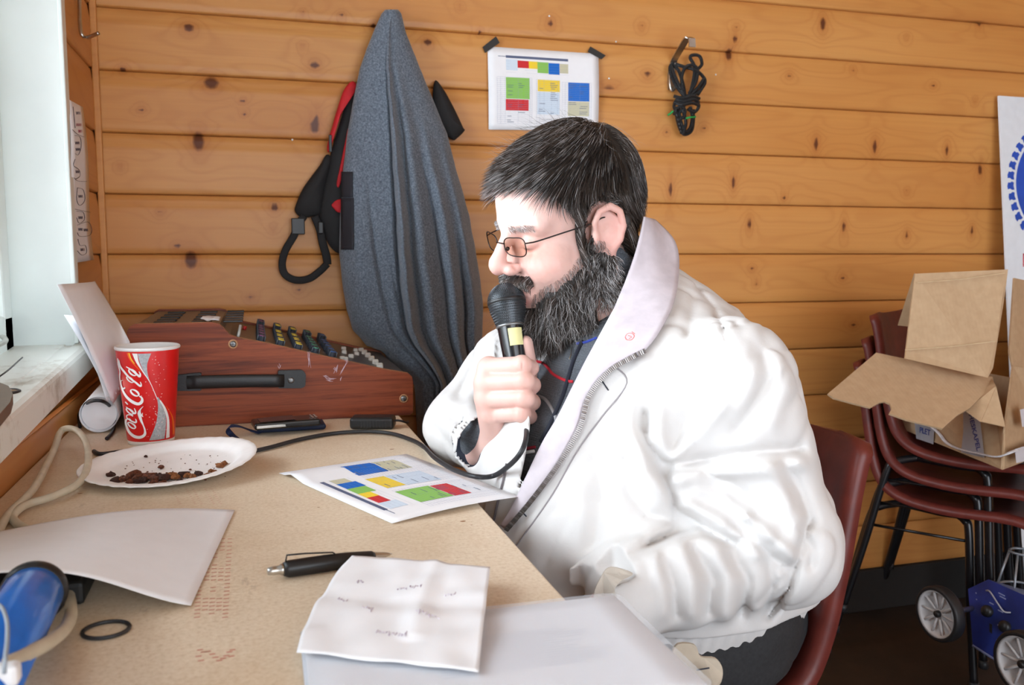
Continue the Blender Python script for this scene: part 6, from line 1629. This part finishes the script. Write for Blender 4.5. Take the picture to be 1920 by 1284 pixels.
# ------------------------------------------------------------------ moulded stacking chairs
k = NT('maroon_plastic'); v = k.obj(); k.base(k.ramp(k.noise(v, 30, 3), [(.3, srgb(92, 38, 32)), (.7, srgb(112, 48, 40))])); k.set(Roughness=.42, Specular_IOR_Level=.4); k.bump(k.noise(v, 700, 2), .15, .0006); M['maroon'] = k.m
M['frame'] = plain('black_frame', (.010, .010, .012), .3, .2, coat=.2)
def make_chair(label, group):
    t = empty('stacking_chair'); tag(t, label, 'chair', group)
    # shell: profile in the side plane (x forward), half widths, edge roll
    pr = [(-.230, .812), (-.227, .805), (-.221, .785), (-.214, .74), (-.203, .68), (-.192, .62), (-.180, .56), (-.160, .505), (-.125, .470), (-.075, .452), (0, .445), (.08, .447), (.15, .452), (.195, .450), (.222, .438), (.232, .420)]
    pr = spline([(a, 0, b) for a, b in pr], 4)[:, [0, 2]]; m = len(pr)
    sa = np.linspace(0, 1, m)
    hw = np.interp(sa, [0, .03, .1, .3, .45, .55, .7, .9, .97, 1], [.150, .182, .200, .205, .200, .205, .215, .212, .200, .185])
    T = np.gradient(pr, axis=0); T /= np.linalg.norm(T, axis=1)[:, None]; N_ = np.stack([-T[:, 1]*-1, T[:, 0]*-1], 1)  # towards the sitter
    N_ = np.stack([-T[:, 1], T[:, 0]], 1); 
    if N_[5, 0] < 0: N_ = -N_
    W_ = np.linspace(-1, 1, 31)
    A = np.zeros((m, 31, 3))
    for i in range(m):
        for j, w_ in enumerate(W_):
            a = abs(w_); dish = .020*(a**2)*(1 if True else 1)-.034*max(0, a-.90)/.10*(.8) ; ww = hw[i]*(w_ if a < .9 else np.sign(w_)*(.9+(a-.9)*.45))
            dish = .022*min(a, .9)**2*np.interp(sa[i], [0, .2, .6, 1], [.6, 1.2, 1.0, .5])-(.020*((a-.9)/.1)**1.5 if a > .9 else 0)
            A[i, j] = (pr[i, 0]+N_[i, 0]*dish, ww, pr[i, 1]+N_[i, 1]*dish)
    fa = lambda U, V_: A[np.clip((U*(m-1)).round().astype(int), 0, m-1), np.clip((V_*30).round().astype(int), 0, 30)]
    mob('shell', *sheet(fa, m-1, 30, .005), M['maroon'], t, True)
    for s in (1, -1):
        f_ = spline([(.040, s*.150, .436), (.062, s*.160, .425), (.074, s*.166, .395), (.090, s*.178, .2), (.110, s*.190, .012)], 6)
        b_ = spline([(-.10, s*.150, .440), (-.150, s*.168, .425), (-.172, s*.180, .395), (-.215, s*.20, .2), (-.262, s*.215, .012)], 6)
        mob('leg', *tube(f_, .0105, 10), M['frame'], t, True); mob('leg', *tube(b_, .0105, 10), M['frame'], t, True)
        mob('side_rail', *tube([(.045, s*.152, .434), (.0, s*.15, .432), (-.11, s*.152, .439)], .0095, 8), M['frame'], t, True)
        mob('side_stay', *tube([(.076, s*.168, .375), (-.176, s*.181, .375)], .004, 6), M['frame'], t, True)
        for x_, y_ in ((.110, .190), (-.262, .215)): mob('foot_cap', *tube([(x_, s*y_, .020), (x_, s*y_, 0)], .0125, 10), M['rubber'], t, True)
    mob('cross_bar', *tube([(.045, -.152, .432), (.045, .152, .432)], .0095, 8), M['frame'], t, True); mob('cross_bar', *tube([(-.11, -.152, .437), (-.11, .152, .437)], .0095, 8), M['frame'], t, True)
    return t
def copy_tree(o, parent=None):
    c = o.copy(); COL.objects.link(c)
    if parent is not None: c.parent = parent
    for ch in list(o.children): copy_tree(ch, c)
    return c
ch0 = make_chair('maroon moulded chair the bearded man is sitting on', None); ch0.location = (.545, 1.14, 0); ch0.rotation_euler = (0, 0, math.pi)
SX, SY, SA = 1.75, 1.83, math.radians(-56)
lab = ['maroon plastic chair at the bottom of the stack under the cardboard box', 'maroon plastic chair in the middle of the stack under the cardboard box', 'maroon plastic chair on top of the stack carrying the cardboard box']
for i in range(3):
    c = copy_tree(ch0); c['label'] = lab[i]; c['group'] = 'stacked chairs on the right'
    c.location = (SX+.018*i*math.cos(SA), SY+.018*i*math.sin(SA), .062*i); c.rotation_euler = (0, 0, SA); c.scale = (.94, .94, .96)

# ------------------------------------------------------------------ cardboard box
k = NT('cardboard'); v = k.obj(); n = k.noise(v, 60, 4); wv = k.n('ShaderNodeTexWave'); k.l(k.obj((1, .3, .1)), wv.inputs['Vector']); wv.inputs['Scale'].default_value = 35
k.base(k.ramp(n, [(.3, srgb(180, 150, 116)), (.7, srgb(190, 160, 126))])); k.set(Roughness=.8); k.bump(wv.outputs['Fac'], .06, .002); M['card'] = k.m
M['card_edge'] = plain('card_edge', srgb(206, 180, 144), .8)
bx = empty('cardboard_box', (1.72, 1.75, .60)); tag(bx, 'open brown cardboard box with raised flaps on the stack of chairs', 'box')
def panel(nm, pts, n_, th=.004, mat=None, par=None):
    pts = [np.asarray(q, float) for q in pts]; nn = np.cross(pts[1]-pts[0], pts[2]-pts[0]); nn /= np.linalg.norm(nn)
    if nn@CF > 0: nn = -nn
    o = mob(nm, *prism(pts, -nn*th), mat or M['card'], par if par is not None else bx); return o
ZB = .585
# footprint of the box on the top seat
nc = Zp(1880, 880, ZB); lc = Zp(1672, 790, ZB+.03); lc[2] = ZB+.022
ax_l = (lc-nc); rc = nc+np.array((.28, .12, 0)); 
top_n = nc.copy(); top_n[2] = ZB+.155; top_l = lc.copy(); top_l[2] = ZB+.155; bl_c = lc+(rc-nc); top_b = bl_c.copy(); top_b[2] = ZB+.155; top_r = rc.copy(); top_r[2] = ZB+.155
nearD = lambda P_: float((P_-CAM)@CF)
DN, DL, DB = nearD(nc), nearD(lc), nearD(bl_c)
# near-left wall, cut down towards the corner as in the picture
panel('side_wall', [lc, nc, Dp(1882, 812, DN), Dp(1858, 706, DN+.12), Dp(1700, 668, DL+.02), Dp(1672, 720, DL)], 0)
panel('side_wall', [nc, rc, top_r+np.array((0, 0, .03)), Dp(1900, 686, DN+.10), Dp(1885, 800, DN)], 0)
panel('side_wall', [lc, bl_c, top_b, top_l], 0)
panel('side_wall', [bl_c, rc, top_r, top_b], 0)
panel('box_floor', [lc+np.array((0, 0, .003)), nc+np.array((0, 0, .003)), rc+np.array((0, 0, .003)), bl_c+np.array((0, 0, .003))], 0)
panel('corner_fold', [Dp(1858, 706, DN+.10), Dp(1868, 725, DN+.03), Dp(1885, 800, DN-.012), Dp(1840, 790, DN-.008), Dp(1812, 770, DN+.02)], 0, .003)
# raised flaps
DA = 1.98
panel('flap', [Dp(1716, 513, DA+.03), Dp(1890, 505, DA+.05), Dp(1883, 560, DA+.045), Dp(1862, 690, DA), Dp(1852, 708, DA-.01), Dp(1697, 672, DA-.01), Dp(1699, 655, DA)], 0)
panel('folded_flap', [Dp(1714, 512, DA+.035), Dp(1718, 522, DA+.04), Dp(1702, 612, DA+.12), Dp(1683, 610, DA+.13)], 0)
fl = [(1643, 661, -.02), (1770, 687, -.02), (1860, 707, -.01), (1845, 738, -.05), (1818, 765, -.09), (1795, 778, -.11), (1767, 803, -.15), (1700, 787, -.15), (1667, 775, -.14), (1672, 766, -.13), (1669, 757, -.12), (1660, 753, -.11), (1650, 754, -.11), (1632, 764, -.12), (1600, 756, -.11), (1563, 746, -.10), (1552, 738, -.095)]
panel('wide_flap', [Dp(x, y, DN+.12+d) for x, y, d in [(1643, 661, -.005), (1860, 707, -.02), (1767, 803, -.20), (1552, 739, -.165)]], 0) if False else None
q0, q1, q2, q3 = Dp(1643, 661, DN+.10), Dp(1860, 707, DN+.09), Dp(1767, 803, DN-.06), Dp(1552, 739, DN-.04)
fn3 = np.cross(q1-q0, q3-q0); fn3 /= np.linalg.norm(fn3)
P3 = []
for x, y, d in fl: dr = ray(x, y); P3.append(CAM+dr*(((q0-CAM)@fn3)/(dr@fn3)))
panel('wide_flap', P3, 0)
panel('flap', [Dp(1902, 521, DN+.16), Dp(1990, 540, DN+.30), Dp(1990, 700, DN+.26), Dp(1900, 692, DN+.12), Dp(1893, 660, DN+.12)], 0, mat=M['card'])
# crease marks on the tall flap
mob('crease', *tube([Dp(1697, 656, DA-.006), Dp(1780, 650, DA-.006), Dp(1866, 640, DA-.002)], .0012, 5), M['card_edge'], bx)
mob('crease', *tube([Dp(1720, 530, DA+.020), Dp(1800, 524, DA+.026), Dp(1884, 512, DA+.038)], .0012, 5), M['card_edge'], bx)
# printed tape and twine
tp = plain('white_tape', srgb(206, 206, 214), .5, var=.03)
def ontape(x, y, off): # on the near-left wall plane
    n_ = np.cross(nc-lc, np.array((0, 0, 1.))); n_ /= np.linalg.norm(n_); n_ = -n_ if n_@CF > 0 else n_; d = ray(x, y); q = lc+n_*off; return CAM+d*(((q-CAM)@n_)/(d@n_))
for pts, s_, c_, ang, sz in (([(1714, 786), (1752, 800), (1750, 833), (1718, 822)], 'PLET', (1734, 809), -.3, .020), ([(1806, 768), (1822, 762), (1838, 790), (1846, 858), (1802, 848), (1806, 810)], 'HESKAPEL', (1827, 810), -1.35, .019)):
    o = mob('printed_tape', *prism([ontape(x, y, .0045) for x, y in pts], (0, 0, .0001)), tp, bx)
    n_ = np.cross(nc-lc, np.array((0, 0, 1.))); n_ /= np.linalg.norm(n_); n_ = -n_ if n_@CF > 0 else n_
    ex = ontape(c_[0]+8*math.cos(ang), c_[1]-8*math.sin(ang), .0052)-ontape(*c_, .0052)
    text('tape_lettering', s_, sz, frame(ontape(*c_, .0052), n_, ex), plain('tape_blue', srgb(52, 66, 132), .5, var=0), o, bold=.0004)
g = G(); tw = [ontape(x, y, .010) for x, y in ((1742, 796), (1760, 812), (1775, 830), (1800, 842), (1835, 850), (1870, 856))]+[Dp(1900, 846, DN-.01), Dp(1935, 834, DN+.06)]
mob('twine', *tube(spline(tw, 6), .0052, 8, flat=.4, up=(0, 0, 1)), plain('white_ribbon', srgb(214, 214, 220), .6, var=.1, nscale=200), bx, True)
g = G(); panel('printed_tape', [Dp(1903, 842, DN-.008), Dp(1990, 815, DN+.12), Dp(1990, 850, DN+.12), Dp(1906, 868, DN-.008)], 0, .0005, tp)
panel('printed_tape', [Dp(1913, 768, DN+.02), Dp(1935, 762, DN+.05), Dp(1935, 800, DN+.05), Dp(1917, 800, DN+.02)], 0, .0005, tp)

# ------------------------------------------------------------------ blue metal trolley with white wheels
rb = empty('wheeled_machine', (1.95, 1.80, 0)); tag(rb, 'small blue metal machine on white spoked wheels beside the chair stack', 'machine')
bl_m = plain('blue_enamel', srgb(34, 52, 132), .4, .1, var=.25, nscale=14)
dA = 1.95
c0b, c1b, c2b, c3b = Dp(1816, 1112, dA+.12), Dp(1852, 1086, dA+.12), Dp(1990, 1150, dA-.10), Dp(1890, 1262, dA-.14)
fp = [Dp(1817, 1100, dA+.08), Dp(1853, 1086, dA+.07), Dp(1990, 1146, dA-.12), Dp(1990, 1300, dA-.12), Dp(1893, 1253, dA-.06), Dp(1826, 1208, dA+.04)]
nf = np.cross(fp[2]-fp[0], fp[4]-fp[0]); nf /= np.linalg.norm(nf); nf = nf if nf@CF > 0 else -nf
def onf(x, y, off=0): d = ray(x, y); q = fp[0]-nf*off; return CAM+d*(((q-CAM)@nf)/(d@nf))
fo = [(1815, 1104), (1853, 1086), (1995, 1148), (1995, 1302), (1893, 1253), (1824, 1209)]
mob('body', *prism([onf(*q) for q in fo], nf*.16), bl_m, rb)
mob('lower_lip', *tube([onf(1824, 1210, .001), onf(1893, 1254, .001)], .0028, 6), plain('worn_lip', srgb(120, 130, 170), .5), rb)
for x, y in ((1853, 1146), (1886, 1175)):
    mob('knob', *lathe([(.013, 0), (.013, .008), (.010, .012), (0, .012)], 16, frame(onf(x, y), -nf)), M['black_plastic'], rb, True)
    mob('slot', *prism([onf(x+2, y+22, .001), onf(x+7, y+25, .001), onf(x+7, y+42, .001), onf(x+2, y+38, .001)], nf*.0005), M['black_plastic'], rb)
g = G()
for x, y, w_ in ((1872, 1110, 12), (1874, 1116, 12), (1855, 1128, 8), (1871, 1142, 10), (1870, 1170, 7), (1868, 1198, 11), (1829, 1110, 2), (1830, 1122, 2)):
    g.add(prism([onf(x, y, .0006), onf(x+w_, y+w_*.5, .0006), onf(x+w_, y+w_*.5+2.2, .0006), onf(x, y+2.2, .0006)], nf*.0002))
o = g.out('small_print', plain('print_pale', srgb(140, 150, 190), .5, var=0), rb); o['kind'] = 'stuff'
mob('wire', *tube(spline([onf(1849, 1107, .004), onf(1856, 1109, .010), onf(1870, 1130, .012), onf(1882, 1146, .010), onf(1895, 1148, .004)], 6), .0018, 6), plain('wire_grey', srgb(170, 172, 180), .5), rb, True)
def wheel(px, py, D_, r_, ax_):
    c = Dp(px, py, D_); Mw = frame(c, ax_); w_ = mob('wheel', *lathe([(r_*.80, -.012), (r_*.97, -.012), (r_, -.006), (r_, .010), (r_*.97, .014), (r_*.84, .014), (r_*.84, .004), (r_*.80, -.012)], 36, Mw), M['rubber'], rb, True)
    mob('rim', *lathe([(0, .004), (r_*.22, .004), (r_*.30, .000), (r_*.72, -.002), (r_*.78, .010), (r_*.85, .0145), (r_*.86, .004), (r_*.82, -.008), (0, -.008)], 36, Mw), plain('wheel_white', srgb(206, 206, 208), .5, var=.06), w_, True)
    for i in range(10):
        a = i*math.pi/5; e1 = Mw[:3, 0]*math.cos(a)+Mw[:3, 1]*math.sin(a); mob('spoke', *tube([c+e1*r_*.2+Mw[:3, 2]*.004, c+e1*r_*.80+Mw[:3, 2]*.006], .0030, 6), plain('wheel_white_b', srgb(206, 206, 208), .5, var=0) if i == 0 else bpy.data.materials['wheel_white_b'], w_, True)
    mob('hub', *lathe([(.008, .002), (.008, .012), (.005, .015), (0, .015)], 14, Mw), M['black_plastic'], w_, True)
    mob('axle', *tube([c, c-Mw[:3, 2]*.12], .006, 8), M['steel'], w_, True)
wax = -nf*.9+CR*-.18; wax = np.array((wax[0], wax[1], 0)); wax /= np.linalg.norm(wax)
wheel(1763, 1150, 1.98, .062, wax)
wheel(1922, 1244, 1.72, .064, wax)
# wire basket rings standing behind it
gal = plain('galvanised', srgb(150, 156, 164), .4, .5)
cB = Dp(1915, 1105, dA+.08)
mob('wire_ring', *tube([cB+np.array((.05*math.cos(a), .05*math.sin(a), 0)) for a in np.linspace(0, 2*math.pi, 33)[:-1]], .0032, 6, True), gal, rb, True)
cT = Dp(1915, 1034, dA+.10)
mob('wire_ring', *tube([cT+np.array((.024*math.cos(a), .024*math.sin(a), 0)) for a in np.linspace(0, 2*math.pi, 25)[:-1]], .0030, 6, True), gal, rb, True)
for a in (2.4, 3.6, 4.9, 0.6): mob('wire_rod', *tube([cB+np.array((.05*math.cos(a), .05*math.sin(a), 0)), cT+np.array((.024*math.cos(a), .024*math.sin(a), 0))], .0028, 6), gal, rb, True)
